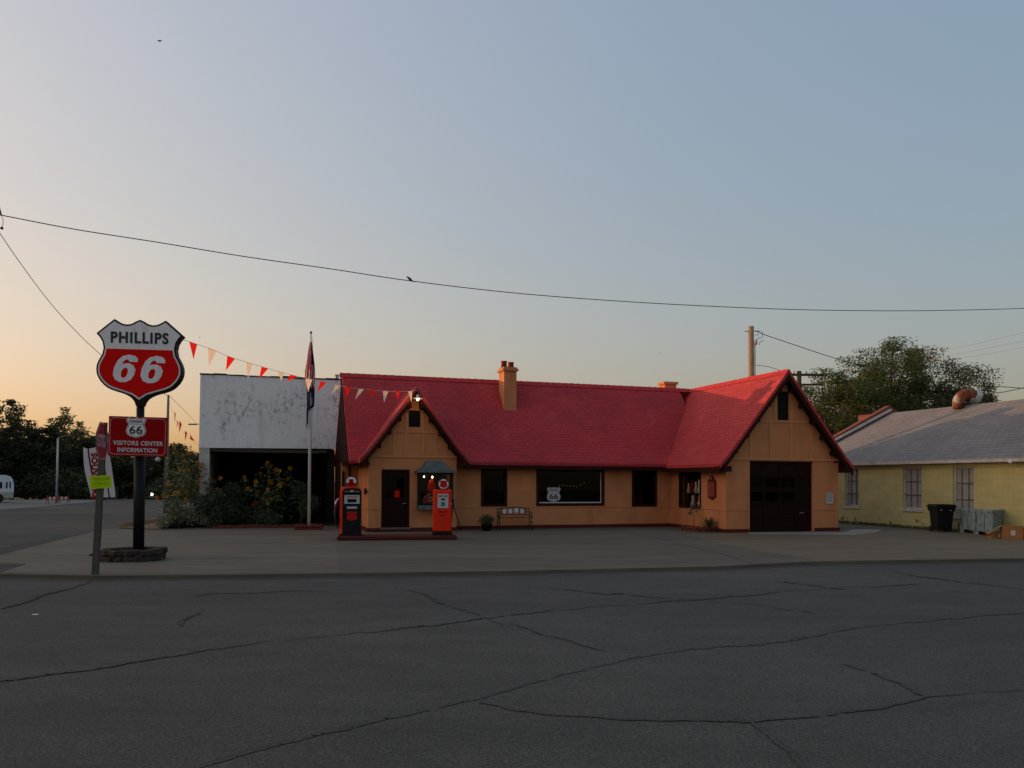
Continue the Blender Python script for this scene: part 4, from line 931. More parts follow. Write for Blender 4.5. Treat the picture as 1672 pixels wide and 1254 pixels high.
r8 = .33 / math.cos(R_(22.5))
O8 = [(r8 * math.cos(R_(22.5 + 45 * i)), r8 * math.sin(R_(22.5 + 45 * i))) for i in range(8)]
mb = MB(); mb.prism(O8, lambda a, b, dd: T @ Vector((a, dd, b)), -.012, .0, 0, 2)
Oi, Oj = inset(O8, .012), inset(O8, .028)
for i in range(8):
    j = (i + 1) % 8; mb.face([T @ Vector((p[0], -.0145, p[1])) for p in (Oi[i], Oi[j], Oj[j], Oj[i])], 1)
octo = mb.build('octagon_plate', ['stop_red', 'stop_white', 'galv'], post, fix=False)
tx = text('STOP', .52, .23, 'stop_white', octo, (0, 0, 0), bold=.03)
tx.matrix_local = T @ Matrix.Translation((0, -.0165, 0)) @ Matrix.Rotation(R_(90), 4, 'X')
bn = thing('souvenir_banner', at(155, 860, 17.5), 'white souvenir banner with blue edges and red upright lettering behind the stop sign post', 'banner')
bn.location.z = 0
def bnp(x, y): return at(x, y, 17.5) - bn.location
mb = MB()
outl = [(137, 730), (146, 732), (154, 731), (162, 728), (172, 728), (177, 745), (181, 765), (183, 800), (184, 812), (150, 812), (148, 800), (143, 775), (138, 750)]
# cloth strips: rows with gentle folds
rows = [(730, 136, 178), (742, 136.5, 179), (756, 138, 181), (770, 140, 182.5), (784, 143.5, 184), (798, 147, 186), (812, 150, 187)]
ncol = 20; grid = []
for (y, xa, xb) in rows:
    L = []
    for c in range(ncol + 1):
        q = c / ncol; p = bnp(xa + (xb - xa) * q, y + (2.5 * math.sin(q * 7) if y == 730 else 0)); p.y += .04 * math.sin(q * 9 + y * .03); L.append(p)
    grid.append(L)
for i in range(len(rows) - 1):
    for c in range(ncol):
        mi = 1 if c in (4, 15) else 0
        mb.face([grid[i][c], grid[i][c + 1], grid[i + 1][c + 1], grid[i + 1][c]], mi, True)
bc = mb.build('cloth', ['banner', 'navy'], bn, fix=False)
tx = text('SOUVENIRS', 1.0, .14, 'red_cloth', bc, (0, 0, 0), bold=.04, spacing=1.0, ext=.01)
cpos = bnp(158.2, 776); tx.location = cpos + Vector((-.01, -.07, -.01)); tx.rotation_euler = (R_(90), R_(88), 0)
mb = MB(); q0 = bnp(168, 722); q1 = bnp(164, 878); mb.tube([q1, q0], .02, 8); mb.build('staff', 'galv', bn)
mb = MB(); q = bnp(164, 880); mb.lathe([(0, 0), (.22, 0), (.2, .05), (.05, .08), (0, .08)], 12, c=(q.x, q.y, 0)); mb.build('foot', 'black', bn)
pn = thing('lime_notice', at(164, 799, SB.y - .06), 'lime green paper notice taped to the stop sign post', 'notice')
def q3(x, y, dy=0): return at(x, y, SB.y - .06 + dy) - pn.location
mb = MB(); L0 = [(146, 777), (158, 776.5), (170, 776), (181, 776.5)]; L1 = [(147.5, 799), (159, 798), (171, 797), (183, 796)]
for i in range(3): mb.face([q3(*L0[i], .01 * (i % 2)), q3(*L0[i + 1], .01 * ((i + 1) % 2)), q3(*L1[i + 1], -.03), q3(*L1[i], -.03)])
sh = mb.build('paper', 'lime', pn, fix=False)
mb = MB(); random.seed(4)      # faded handwriting, two rows of pen strokes
for (x0, x1, y, hh) in ((151, 161, 781, 4.5), (166, 177, 781, 4.2), (152, 176, 789, 2.6)):
    x = x0
    while x < x1:
        a = (x, y - hh / 2 + random.uniform(-.4, .4)); b = (x + random.uniform(.2, 1.8), y + hh / 2 * random.uniform(.2, 1.1))
        mb.tube([q3(a[0], a[1], -.035), q3(b[0], b[1], -.04)], .004, 4); x += random.uniform(1.4, 2.4)
mb.build('handwriting', 'lime_ink', sh)
# weeds at the foot of the post
def tuft(mb, c, n, h, r, mi=0, lean=.5):
    for i in range(n):
        a = random.uniform(0, 6.28); d_ = random.uniform(0, r); p = Vector((c[0] + d_ * math.cos(a), c[1] + d_ * math.sin(a), c[2]))
        b = random.uniform(0, 6.28); hh = h * random.uniform(.5, 1.1); q = p + Vector((math.cos(b), math.sin(b), 0)) * hh * lean * random.random() + Vector((0, 0, hh)); s_ = Vector((math.cos(b + 1.57), math.sin(b + 1.57), 0)) * .006
        mb.face([p - s_, p + s_, q], mi)
mb = MB(); tuft(mb, (SB.x, SB.y - .02, RZ + .005), 90, .07, .16); o = mb.build('weed_tuft', 'drygrass', fix=False); tag(o, 'small dry weed tuft at the foot of the stop sign post', 'weed')
# ---------------------------------------------------------------- petrol pumps and island
PD = R_(9)
isl = thing('pump_island', gz(650, 882), 'low dark red concrete pump island in front of the entrance', 'kerb', PD)
mb = MB(); mb.box((-1.68, 0, 0), (1.66, .95, .115), bev=.025); mb.build('slab', 'base_red', isl)
ic = isl.location; iu = Vector((math.cos(PD), math.sin(PD), 0)); iv = Vector((-math.sin(PD), math.cos(PD), 0))
def globe_shape(parent, z, r, red_bottom):
    T = Matrix.Translation((0, 0, z)) @ Matrix.Rotation(R_(90), 4, 'X')
    mb = MB(); mb.lathe([(0, -.07), (r * .9, -.07), (r, -.05), (r, .05), (r * .9, .07), (0, .07)], 28, T=T, smooth=False); g_ = mb.build('globe', 'black', parent)
    mb = MB(); mb.lathe([(0, .078), (r * .86, .072), (r * .86, .06)], 28, T=T, smooth=False)
    mb.build('globe_lens', 'sign_white', g_)
    P = [(x, zz + z - r * .62 + (.0 if not red_bottom else r * .35)) for x, zz in shield_poly(r * (1.3 if not red_bottom else .8), r * (1.28 if not red_bottom else .78))]
    mb = MB(); mb.prism(P, lambda a, b, d: (a, d, b), -.088, -.076)
    if red_bottom:
        seg = [(r * .82 * math.cos(R_(a)), z + r * .82 * math.sin(R_(a))) for a in range(190, 351, 10)]
        mb.prism(seg, lambda a, b, d: (a, d, b), -.086, -.074)
    mb.build('emblem', 'stop_red' if not red_bottom else 'panel_red', g_)
    return g_
# left pump: black front with orange sides and rounded top
p1 = thing('fuel_pump', ic + iu * -1.33 + iv * .45 + Vector((0, 0, .115)), 'vintage fuel pump with black front and orange sides at the island end', 'fuel pump', PD + R_(8))
w_, dp, H = .56, .44, 1.36
prof = [(-w_ / 2, 0), (w_ / 2, 0), (w_ / 2, H - .10)] + [(w_ / 2 - .12 + .12 * math.cos(R_(a)), H - .12 + .12 * math.sin(R_(a))) for a in (20, 45, 70)] + [(0, H + .01)] + [(-w_ / 2 + .12 - .12 * math.cos(R_(a)), H - .12 + .12 * math.sin(R_(a))) for a in (70, 45, 20)] + [(-w_ / 2, H - .10)]
mb = MB(); mb.prism(prof, f, -dp / 2, dp / 2); mb.build('cabinet', 'orange', p1)
mb = MB(); mb.prism([(x * .92 + .014, z * .965 + .015) for x, z in prof], f, -dp / 2 - .02, -dp / 2 + .01); fp = mb.build('front_panel', 'black', p1)
mb = MB(); mb.box((-.20, -dp / 2 - .032, .90), (.22, -dp / 2 - .021, 1.14)); mb.build('dial', 'dial', fp)
mb = MB(); mb.box((-.12, -dp / 2 - .036, .935), (.13, -dp / 2 - .033, 1.03)); mb.build('price_window', 'black_matte', fp)
mb = MB(); mb.box((-.13, -dp / 2 - .036, 1.075), (.15, -dp / 2 - .033, 1.105)); mb.build('dial_title', 'tiny_bulb' if False else 'orange', fp)
mb = MB(); mb.box((-.13, -dp / 2 - .03, .76), (.15, -dp / 2 - .021, .82)); mb.build('name_strip', 'dial', fp)
mb = MB(); mb.prism([(x + .01, z + .42) for x, z in shield_poly(.30, .27)], f, -dp / 2 - .03, -dp / 2 - .02); mb.build('badge', 'stop_red', fp)
mb = MB(); mb.lathe([(0, 0), (.05, 0), (.04, .02), (0, .025)], 12, T=Matrix.Translation((.01, -dp / 2 - .02, 1.24)) @ Matrix.Rotation(R_(90), 4, 'X')); mb.box((-.2, -dp / 2 - .028, 1.235), (.22, -dp / 2 - .021, 1.25)); mb.build('trim_strip', 'chrome', fp)
globe_shape(p1, H + .15, .165, True)
mb = MB(); mb.tube([(0, 0, H - .01), (0, 0, H + .02)], [.13, .09], 14); mb.build('globe_collar', 'orange', p1)
mb = MB(); mb.tube([(-w_ / 2, -.02, 1.0), (-w_ / 2 - .08, -.02, 1.02), (-w_ / 2 - .13, -.06, .95), (-w_ / 2 - .18, -.12, .80)], [.03, .035, .03, .018], 10); mb.build('nozzle', 'chrome', p1)
mb = MB(); mb.tube([(-w_ / 2 - .09, -.0, .98), (-w_ / 2 - .15, .05, .6), (-w_ / 2 - .10, .08, .25), (-w_ / 2 - .04, .1, .2), (-w_ / 2 - .0, .1, .5)], .016, 8); mb.build('hose', 'rubber', p1)
mb = MB(); mb.box((-w_ / 2 - .02, -dp / 2 - .03, -.0), (w_ / 2 + .02, dp / 2 + .02, .05)); mb.build('plinth', 'black', p1)
# right pump: orange box with pale dial
p2 = thing('fuel_pump', ic + iu * 1.26 + iv * .45 + Vector((0, 0, .115)), 'vintage all-orange fuel pump with pale dial face beside the bay window', 'fuel pump', PD)
w_, dp, H = .52, .42, 1.30
mb = MB(); mb.box((-w_ / 2, -dp / 2, .10), (w_ / 2, dp / 2, H), bev=.025); mb.build('cabinet', 'orange', p2)
mb = MB(); mb.box((-w_ / 2 + .02, -dp / 2 - .012, .12), (w_ / 2 - .03, -dp / 2 + .004, H - .05), bev=.005); fp = mb.build('front_panel', 'orange', p2)
mb = MB(); mb.box((-w_ / 2 - .01, -dp / 2 - .03, 0), (w_ / 2 + .01, dp / 2 + .02, .10)); mb.build('plinth', 'black', p2)
mb = MB(); mb.box((-.15, -dp / 2 - .028, .78), (.16, -dp / 2 - .013, 1.18)); dl = mb.build('dial', 'dial', fp)
mb = MB()
for (a, b, z0, z1) in ((-.05, .06, 1.00, 1.05), (-.05, .06, .90, .94), (-.05, .06, .84, .88), (-.11, -.05, 1.10, 1.14), (.06, .12, 1.10, 1.14)): mb.box((a, -dp / 2 - .032, z0), (b, -dp / 2 - .029, z1))
mb.build('counter', 'black_matte', dl)
mb = MB(); mb.prism([(-.04, 1.10), (.045, 1.10), (0, 1.165)], f, -dp / 2 - .034, -dp / 2 - .029); mb.build('dial_crest', 'petal', dl)
mb = MB(); mb.box((-.12, -dp / 2 - .016, .64), (.13, -dp / 2 - .013, .70)); mb.box((-.07, -dp / 2 - .016, .54), (.08, -dp / 2 - .013, .60)); mb.build('badge', 'stop_red', fp)
mb = MB(); mb.box((-w_ / 2 - .015, -dp / 2 - .02, .88), (-w_ / 2 + .03, -dp / 2 + .02, .91)); mb.box((w_ / 2 - .05, -dp / 2 - .02, .88), (w_ / 2 + .01, -dp / 2 + .02, .91)); mb.build('trim_strip', 'chrome', p2)
globe_shape(p2, H + .16, .165, False).location = (.03, 0, 0)
mb = MB(); mb.tube([(.03, 0, H - .01), (.03, 0, H + .03)], [.11, .08], 14); mb.build('globe_collar', 'black', p2)
mb = MB(); mb.tube([(w_ / 2, 0, 1.10), (w_ / 2 + .05, 0, 1.12), (w_ / 2 + .07, -.02, 1.02), (w_ / 2 + .14, -.06, .98)], [.028, .03, .022, .014], 10); mb.build('nozzle', 'galv', p2)
mb = MB(); mb.tube([(w_ / 2 + .03, .02, 1.06), (w_ / 2 + .04, .02, .85), (w_ / 2 + .02, .06, .5), (w_ / 2 + .0, .1, .25), (w_ / 2 - .02, .12, .12)], .017, 8)
mb.tube([(w_ / 2 + .05, .02, 1.02), (w_ / 2 + .09, .05, .75), (w_ / 2 + .2, .15, .45), (w_ / 2 + .30, .2, .1)], .015, 8); mb.build('hose', 'rubber', p2)
# ---------------------------------------------------------------- flagpole with two limp flags
FB = gz(504.5, 864.8)
fl = thing('flagpole', FB, 'tall white flagpole standing in a brick base in front of the derelict building', 'flagpole', YAW * .5)
HF = at(507, 545, FB.y).z
mb = MB(); mb.tube([(0, 0, 0), (.0, 0, HF * .6), (.0, 0, HF)], [.055, .045, .028], 12); mb.build('pole', 'white', fl)
mb = MB(); mb.lathe([(0, 0), (.03, .0), (.045, .04), (.03, .08), (0, .09)], 12, c=(0, 0, HF)); mb.build('finial', 'galv', fl)
mb = MB()
for L in range(2):
    for i in range(6):
        mb.box((-.44 + i * .148, -.32, L * .09), (-.30 + i * .148, -.22, L * .09 + .08), bev=.01); mb.box((-.44 + i * .148, .12, L * .09), (-.30 + i * .148, .22, L * .09 + .08), bev=.01)
    for i in range(3): mb.box((-.44, -.21 + i * .11, L * .09), (-.34, -.11 + i * .11, L * .09 + .08), bev=.01); mb.box((.35, -.21 + i * .11, L * .09), (.45, -.11 + i * .11, L * .09 + .08), bev=.01)
mb.box((-.34, -.22, 0), (.35, .12, .15)); mb.build('brick_base', 'brick_edge', fl)
mb = MB(); mb.tube([(.06, 0, HF - .1), (.07, 0, 1.2)], .005, 5); mb.build('halyard', 'wire', fl)
def flagmesh(name, ztop, ln, pts, mats, fn, label, cat):
    root = thing(name, FB + Vector((0, 0, ztop)), label, cat, YAW * .5)
    # pts: lower silhouette widths at levels; cloth hangs in folds around the pole
    nr, nc = 16, 18; G = []
    for i in range(nr + 1):
        t = i / nr; L = []
        xl, xr = fn(t)
        for c in range(nc + 1):
            q = c / nc; x = xl + (xr - xl) * q; y = -.07 + .06 * math.sin(q * 15 + t * 2) * min(1, t * 3 + .2); L.append(Vector((x, y, -t * ln * (1 + .05 * math.sin(q * 5 + 1)))))
        G.append(L)
    mb = MB()
    for i in range(nr):
        for c in range(nc): mb.face([G[i][c], G[i][c + 1], G[i + 1][c + 1], G[i + 1][c]], pts(i / nr, c / nc), True)
    mb.build('cloth', mats, root, fix=False); return root
def us(t, q):
    if q > .62 and t < .5: return 2
    return 0 if (math.sin(q * 26 + t * 11) > -.1) else 1
flagmesh('national_flag', HF - .28, 1.62, us, ['red_cloth', 'banner', 'navy'], lambda t: (-.03 - .15 * min(1, t * 1.8) + (.12 * max(0, t - .85) * 6), .04 + .12 * min(1, t * 1.7) - .08 * max(0, t - .7)), 'limp red, white and blue flag hanging at the top of the white pole', 'flag')
flagmesh('state_flag', HF - 1.78, 1.35, lambda t, q: 1 if (.3 < t < .5 and .55 < q < .7) else 0, ['navy', 'banner'], lambda t: (-.12 + .03 * t, .15 - .02 * t) if t < .55 else (-.12, -.03 - .03 * t + max(0, .62 - t) * 2), 'limp navy flag hanging below the striped flag on the white pole', 'flag')
# ---------------------------------------------------------------- bunting
def bunting(name, label, P, cols, sizes, group=None):
    root = thing(name, P[0], label, 'bunting'); o0 = P[0]
    mb = MB(); mb.tube([p - o0 for p in P], .006, 5); mb.build('cord', 'bunt_white', root)
    return root
def spline(P, n):
    out = []
    for i in range(n + 1):
        t = i / n * (len(P) - 1); k = min(int(t), len(P) - 2); u_ = t - k
        p0, p1, p2, p3 = P[max(k - 1, 0)], P[k], P[k + 1], P[min(k + 2, len(P) - 1)]
        out.append(.5 * ((2 * p1) + (p2 - p0) * u_ + (2 * p0 - 5 * p1 + 4 * p2 - p3) * u_ ** 2 + (3 * p1 - 3 * p2 + p3 - p0) * u_ ** 3))
    return out
def lerpY(px, Y0, Y1, x0, x1): return [at(x, y, Y0 + (Y1 - Y0) * (x - x0) / (x1 - x0)) for x, y in px]
lampY = (L2W(URP, 2.65, 0)).y
bp = [(294, 553), (345, 570), (376, 583), (428, 599), (475, 612), (525, 623), (568, 632), (609, 637), (647, 639.5), (681, 638)]
P = spline(lerpY(bp, 16.9, lampY, 294, 681), 40)
b1_ = bunting('pennant_bunting', 'line of red and white pennants strung from the shield sign to the entrance gable', P, None, None)
flags = [(309, 322, 316, 587, 562, 'r'), (340, 353, 341, 598, 573, 'w'), (371, 384, 369, 605, 586, 'r'), (402, 412, 405, 618, 594, 'w'), (427, 438, 423, 619, 602, 'r'), (454, 464, 459, 622, 608, 'w'), (474, 486, 468, 623, 614, 'r'), (499, 510, 503, 640, 619, 'w'), (523, 533, 518, 640, 624, 'r'), (547, 556, 540, 646, 628, 'w'), (564, 574, 565, 651, 633, 'r'), (586, 595, 580, 652, 635, 'w'), (606, 613, 604, 652, 637, 'r'), (625, 634, 627, 658, 638, 'w'), (645, 652, 650, 654, 640, 'r'), (666, 673, 672, 657, 640, 'w')]
def Yb(x): return 16.9 + (lampY - 16.9) * (x - 294) / (681 - 294)
def ybz(x):
    for (a, b), (c, d_) in zip(bp[:-1], bp[1:]):
        if a <= x <= c: return b + (d_ - b) * (x - a) / (c - a)
    return 639
for (xa, xb, xt, yt, y0, cc) in flags:
    a = at(xa, ybz(xa), Yb(xa)); b = at(xb, ybz(xb), Yb(xb)); c = at(xt, yt, Yb(xa) + .03); mdl = (a + b) / 2 + Vector((0, -.03, 0)); o0 = P[0]
    mb = MB(); cm = (mdl + c) / 2 + Vector((0, -.02, 0)); mb.face([a - o0, mdl - o0, cm - o0, (a + c) / 2 - o0], 0, True); mb.face([mdl - o0, b - o0, (b + c) / 2 - o0, cm - o0], 0, True); mb.face([(a + c) / 2 - o0, cm - o0, c - o0], 0, True); mb.face([cm - o0, (b + c) / 2 - o0, c - o0], 0, True)
    mb.build('pennant', 'bunt_red' if cc == 'r' else 'bunt_white', b1_, fix=False)
PB = gz(270, 846); PTp = at(275, 645, PB.y)
lpole = thing('light_pole', PB, 'slim pale metal pole behind the red board, carrying the second pennant line', 'pole')
mb = MB(); mb.tube([(0, 0, 0), (PTp - PB) * .5, (PTp - PB)], [.09, .07, .045], 10); mb.build('shaft', 'galv', lpole)
mb = MB(); mb.box((-.16, -.16, 0), (.16, .16, .03)); mb.build('foot_plate', 'galv', lpole)
wcol = L2W(-16.6, 7.97, 0).y
bp2 = [(276, 656), (285, 680), (293, 697), (303, 710), (314, 719), (326, 726)]
P2 = spline(lerpY(bp2, PB.y, wcol, 276, 326), 16)
b2_ = bunting('pennant_bunting', 'short faded pennant line from the pale pole down to the derelict building', P2, None, None)
for (xa, ya, xb, yb_, xt, yt, cc) in ((275, 648, 277, 656, 275, 668, 'r'), (285, 671, 287, 676, 285, 692, 'r'), (289, 686, 292, 690, 288, 700, 'w'), (293, 686, 297, 693, 292, 707, 'r'), (302, 703, 306, 707, 302, 720, 'r'), (310, 709, 311, 718, 318, 720, 'r'), (324, 726, 328, 728, 326, 742, 'w')):
    q = (xa - 276) / 50; Y = PB.y + (wcol - PB.y) * q; o0 = P2[0]
    mb = MB(); mb.face([at(xa, ya, Y) - o0, at(xb, yb_, Y) - o0, at(xt, yt, Y + .05) - o0]); mb.build('pennant', 'bunt_red' if cc == 'r' else 'bunt_white', b2_, fix=False)
# ---------------------------------------------------------------- overhead wires and poles
wp = [(-40, 345), (0, 351), (120, 374), (260, 396), (400, 419), (540, 439), (669, 458.5), (836, 478), (1000, 491), (1150, 499.5), (1300, 505.5), (1450, 507.5), (1560, 506.5), (1672, 503.5), (1760, 500), (2050, 486), (2400, 460)]
P = spline(lerpY(wp, 20, 30, 0, 1672), 90)
mb = MB(); mb.tube(P, .013, 6); tag(mb.build('power_line', 'wire'), 'long sagging overhead cable crossing the whole sky', 'cable')
mb = MB(); mb.tube(spline(lerpY([(-6, 372), (30, 425), (80, 492), (125, 542), (162, 577), (200, 608), (274, 646)], 20, PB.y, -6, 274), 40), .010, 6); tag(mb.build('guy_cable', 'wire'), 'thin cable dropping steeply behind the shield sign', 'cable')
mb = MB(); mb.tube(lerpY([(276, 646), (299, 668), (322, 692)], PB.y, 60, 276, 322), .010, 5); tag(mb.build('lamp_cable', 'wire'), 'fine wire from the pale pole to the lamp arm beside the derelict building', 'cable')
up_ = thing('utility_pole', gz(-22, 905, RZ), 'wooden utility pole just outside the left edge holding the long cable', 'utility pole')
hU = at(-22, 335, up_.location.y).z
mb = MB(); mb.tube([(0, 0, 0), (0, 0, hU + .2)], [.15, .11], 12); mb.build('pole', 'pole_wood', up_)
e = at(2, 351, 20.0) - up_.location; e2 = at(3, 371, 20) - up_.location
mb = MB(); mb.tube([(0, 0, e.z + .05), (e.x * .5, e.y * .5, e.z + .04), e], .02, 6); mb.tube([e, e + Vector((.05, 0, -.12)), e2 + Vector((.03, 0, .08)), e2], .007, 6); mb.tube([e2, e2 + Vector((0, 0, -.05))], .035, 8); mb.build('insulator', 'wire', up_)
up2 = thing('utility_pole', at(2402, 900, 20 + 10 * 2402 / 1672), 'wooden utility pole far outside the right edge at the other end of the long cable', 'utility pole'); up2.location.z = -.1
mb = MB(); mb.tube([(0, 0, 0), (0, 0, at(2402, 455, 20 + 10 * 2402 / 1672).z + .4)], [.16, .12], 12); mb.build('pole', 'pole_wood', up2)
mb = MB(); mb.box((-.05, -.6, at(2402, 455, 20 + 10 * 2402 / 1672).z - .2), (.05, .6, at(2402, 455, 20 + 10 * 2402 / 1672).z - .08)); mb.build('crossarm', 'pole_wood', up2)
# pole behind the garage wing
ub = at(1227, 800, 35); ub.z = 0
u2 = thing('utility_pole', ub, 'tall wooden utility pole rising behind the garage wing with a pale conduit', 'utility pole')
hz = at(1226, 533, 35).z
mb = MB(); mb.tube([(0, 0, 0), (-.02, 0, hz)], [.14, .12], 14); mb.build('pole', 'pole_wood', u2)
mb = MB(); mb.tube([(.14, -.10, 0), (.12, -.10, hz - .75)], .03, 8); mb.tube([(.15, -.12, hz - .82), (.15, -.12, hz - .62)], .07, 8); mb.build('conduit', 'conduit', u2)
mb = MB(); mb.tube([(-.3, 0, hz - .22), (.38, 0, hz - .20)], .018, 6)
mb.tube([(.12, -.1, hz - .4), (.3, -.1, hz - .38)], .012, 5)
mb.tube([(.16, -.1, hz - .62), (.3, -.12, hz - .52), (.42, -.12, hz - .52), (.45, -.12, hz - .36), (.4, -.1, hz - .22)], .012, 5)
mb.tube([(.30, -.12, hz - .84), (.32, -.12, hz - .74), (.42, -.12, hz - .66), (.5, -.1, hz - .64)], .012, 5); mb.build('wire_loops', 'wire', u2)
mb = MB(); mb.tube(spline(lerpY([(1233, 540), (1250, 547), (1300, 564), (1357, 583), (1420, 601), (1480, 617)], 35, 44, 1233, 1480), 24), .016, 6); tag(mb.build('service_cable', 'wire'), 'cable running from the pole behind the garage wing into the tree', 'cable')
mb = MB(); mb.tube(lerpY([(1234, 596), (1256, 599), (1276, 606), (1300, 614)], 35, 40, 1234, 1300), .012, 5); tag(mb.build('low_cable', 'wire'), 'faint lower wire between the pole and the garage roof peak', 'cable')
tb_ = at(1305, 790, 44); tb_.z = 0
u3 = thing('utility_pole', tb_, 'utility pole with wide crossarms hidden against the right-hand tree', 'utility pole')
mb = MB(); zt = at(1305, 606, 44).z; mb.tube([(0, 0, 0), (0, 0, zt)], [.16, .12], 12); mb.build('pole', 'barkm', u3)
mb = MB(); z1 = at(1305, 612, 44).z; mb.box((-.85, -.06, z1 - .06), (1.4, .06, z1 + .06)); z2 = at(1305, 628, 44).z; mb.box((-.3, -.06, z2 - .05), (1.3, .06, z2 + .05)); mb.build('crossarm', 'barkm', u3)
for x in (-.8, -.3, .4, 1.2): mb = MB(); mb.lathe([(0, 0), (.05, .0), (.06, .08), (.03, .16), (0, .17)], 8, c=(x, 0, z1 + .06)); mb.build('insulator', 'offwhite', u3)
for k, (q, Yy) in enumerate((([(1500, 580), (1590, 562), (1672, 543), (1760, 522)], 60), ([(1500, 589), (1590, 573), (1672, 557), (1760, 540)], 60), ([(1520, 592), (1600, 580), (1672, 567), (1760, 550)], 60))):
    mb = MB(); mb.tube(lerpY(q, Yy, Yy - 6, 1500, 1760), .012, 5); tag(mb.build('distant_wire', 'conduit'), ('uppermost', 'middle', 'lowest')[k] + ' of three faint far wires above the right-hand tree', 'cable', 'faint wires above the tree')
for k, q in enumerate(([(1590, 630), (1630, 631), (1672, 634), (1740, 640)], [(1600, 644), (1640, 640), (1672, 633), (1740, 622)])):
    mb = MB(); mb.tube(lerpY(q, 48, 46, 1590, 1740), .022, 5); tag(mb.build('roof_cable', 'wire'), ('nearly level cable right of the rusty cowl' if k == 0 else 'cable rising to the right edge, crossing the level one right of the rusty cowl'), 'cable')
# ---------------------------------------------------------------- birds
bt = at(670, 456.2, 20 + 10 * 670 / 1672)
t = thing('bird', bt, 'small dark bird perched on the long overhead cable', 'bird')
mb = MB()
T = Matrix.Rotation(R_(35), 4, 'Y')
mb.lathe([(0, -.10), (.02, -.085), (.03, -.02), (.042, .03), (.03, .075), (.0, .09)], 10, T=Matrix.Rotation(R_(-50), 4, 'Y')); mb.lathe([(0, -.03), (.026, -.015), (.028, .012), (0, .03)], 10, c=(-.08, 0, .07)); mb.tube([(-.10, 0, .07), (-.135, 0, .065)], [.01, .002], 6); mb.tube([(.06, 0, -.05), (.13, 0, -.075)], [.02, .012], 6); mb.tube([(0, .01, -.03), (0, .01, -.06)], .005, 5); mb.tube([(0, -.01, -.03), (0, -.01, -.06)], .005, 5)
mb.build('body', 'bird', t)
def flybird(px, py, Y, k, label):
    t = thing('bird', at(px, py, Y), label, 'bird'); mb = MB()
    mb.lathe([(0, -.12 * k), (.03 * k, -.06 * k), (.035 * k, .04 * k), (.015 * k, .1 * k), (0, .12 * k)], 8)
    for s_ in (-1, 1): mb.face([(0, 0, .05 * k), (s_ * .12 * k, -.05 * k, .08 * k), (s_ * .22 * k, -.08 * k, -.02 * k), (s_ * .08 * k, 0, -.04 * k), (0, 0, -.04 * k)]); mb.face([(0, .004, .05 * k), (s_ * .12 * k, -.046 * k, .08 * k), (s_ * .22 * k, -.076 * k, -.02 * k), (0, .004, -.04 * k)])
    mb.build('body', 'bird', t)
flybird(261, 67, 45, .62, 'bird flying alone high in the left part of the sky')
flybird(326, 551, 60, .32, 'tiny bird flying just above the first red pennant')
flybird(1077, 577, 90, .45, 'tiny far bird in the sky above the second chimney')
# ---------------------------------------------------------------- bench, pots
bc_ = L2W(-6.36, 3.05, 0)
bn2 = thing('garden_bench', bc_, 'black iron bench with four pale blue tiles in its curved back against the tan wall', 'bench', YAW * .75)
W_ = 1.12
for s_ in (-1, 1):
    mb = MB(); x = s_ * W_ / 2
    mb.tube([(x, -.30, 0), (x, -.27, .2), (x, -.25, .42), (x, -.28, .60), (x, -.12, .62), (x, .08, .55)], .016, 6); mb.tube([(x, .18, 0), (x, .1, .2), (x, .1, .42), (x, .16, .72)], .018, 6); mb.tube([(x, -.25, .42), (x, .1, .40)], .016, 6)
    mb.tube([(x, -.2, .45), (x, -.12, .52), (x, -.03, .5), (x, -.05, .44)], .010, 6); mb.tube([(x, -.25, .22), (x, -.1, .28), (x, .08, .22)], .010, 6); mb.build('side_frame', 'iron', bn2)
mb = MB()
for k in range(5): mb.box((-W_ / 2, -.24 + k * .075, .415), (W_ / 2, -.19 + k * .075, .435))
mb.build('seat', 'slat', bn2)
mb = MB(); arc = lambda x: .70 + .07 * (1 - (x / (W_ / 2)) ** 2)
mb.tube([(x, .155, arc(x)) for x in [(-W_ / 2) + W_ * i / 12 for i in range(13)]], .016, 6); mb.tube([(x, .12, .50 + .02 * (1 - (2 * x / W_) ** 2)) for x in [(-W_ / 2) + W_ * i / 12 for i in range(13)]], .012, 6)
for x in (-.40, -.42, .40, .42, -.21, 0, .21): mb.tube([(x, .125, .51), (x, .15, arc(x))], .008, 5)
for s_ in (-1, 1):
    for k in range(3): mb.tube([(s_ * (.44 + .03 * k), .13, .52 + .05 * k), (s_ * (.50), .14, .58 + .03 * k), (s_ * .46, .145, .64 + .02 * k)], .007, 5)
bk = mb.build('backrest', 'iron', bn2)
for x, sw in ((-.31, 0), (-.105, 0), (.105, .02), (.31, 0)):
    mb = MB(); mb.prism([(a + x, b + .56 + sw) for a, b in shield_poly(.13, .14 + sw)], f, .12, .135); mb.build('tile', 'tile', bk)
def leafball(mb, c, r, n, size, mi=0, flat=1.0):
    for i in range(n):
        while True:
            p = Vector((random.uniform(-1, 1), random.uniform(-1, 1), random.uniform(-1, 1)))
            if p.length < 1: break
        p = p * (.55 + .45 * random.random()) if p.length > .3 else p
        q = Vector((c[0] + p.x * r, c[1] + p.y * r, c[2] + p.z * r * flat)); a = Vector((random.gauss(0, 1), random.gauss(0, 1), random.gauss(0, .8))).normalized(); b = a.cross(Vector((random.gauss(0, 1), random.gauss(0, 1), random.gauss(0, 1)))).normalized()
        s_ = size * random.uniform(.6, 1.3); mb.face([q - a * s_, q + b * s_ * .45, q + a * s_, q - b * s_ * .45], mi)
random.seed(11)
pb = thing('potted_shrub', L2W(-7.42, 2.75, 0), 'dark rounded mum plant in a pot left of the bench', 'potted plant')
mb = MB(); mb.lathe([(0, 0), (.13, 0), (.18, .2), (.2, .22), (.2, .24), (0, .22)], 16); mb.build('pot', 'black', pb)
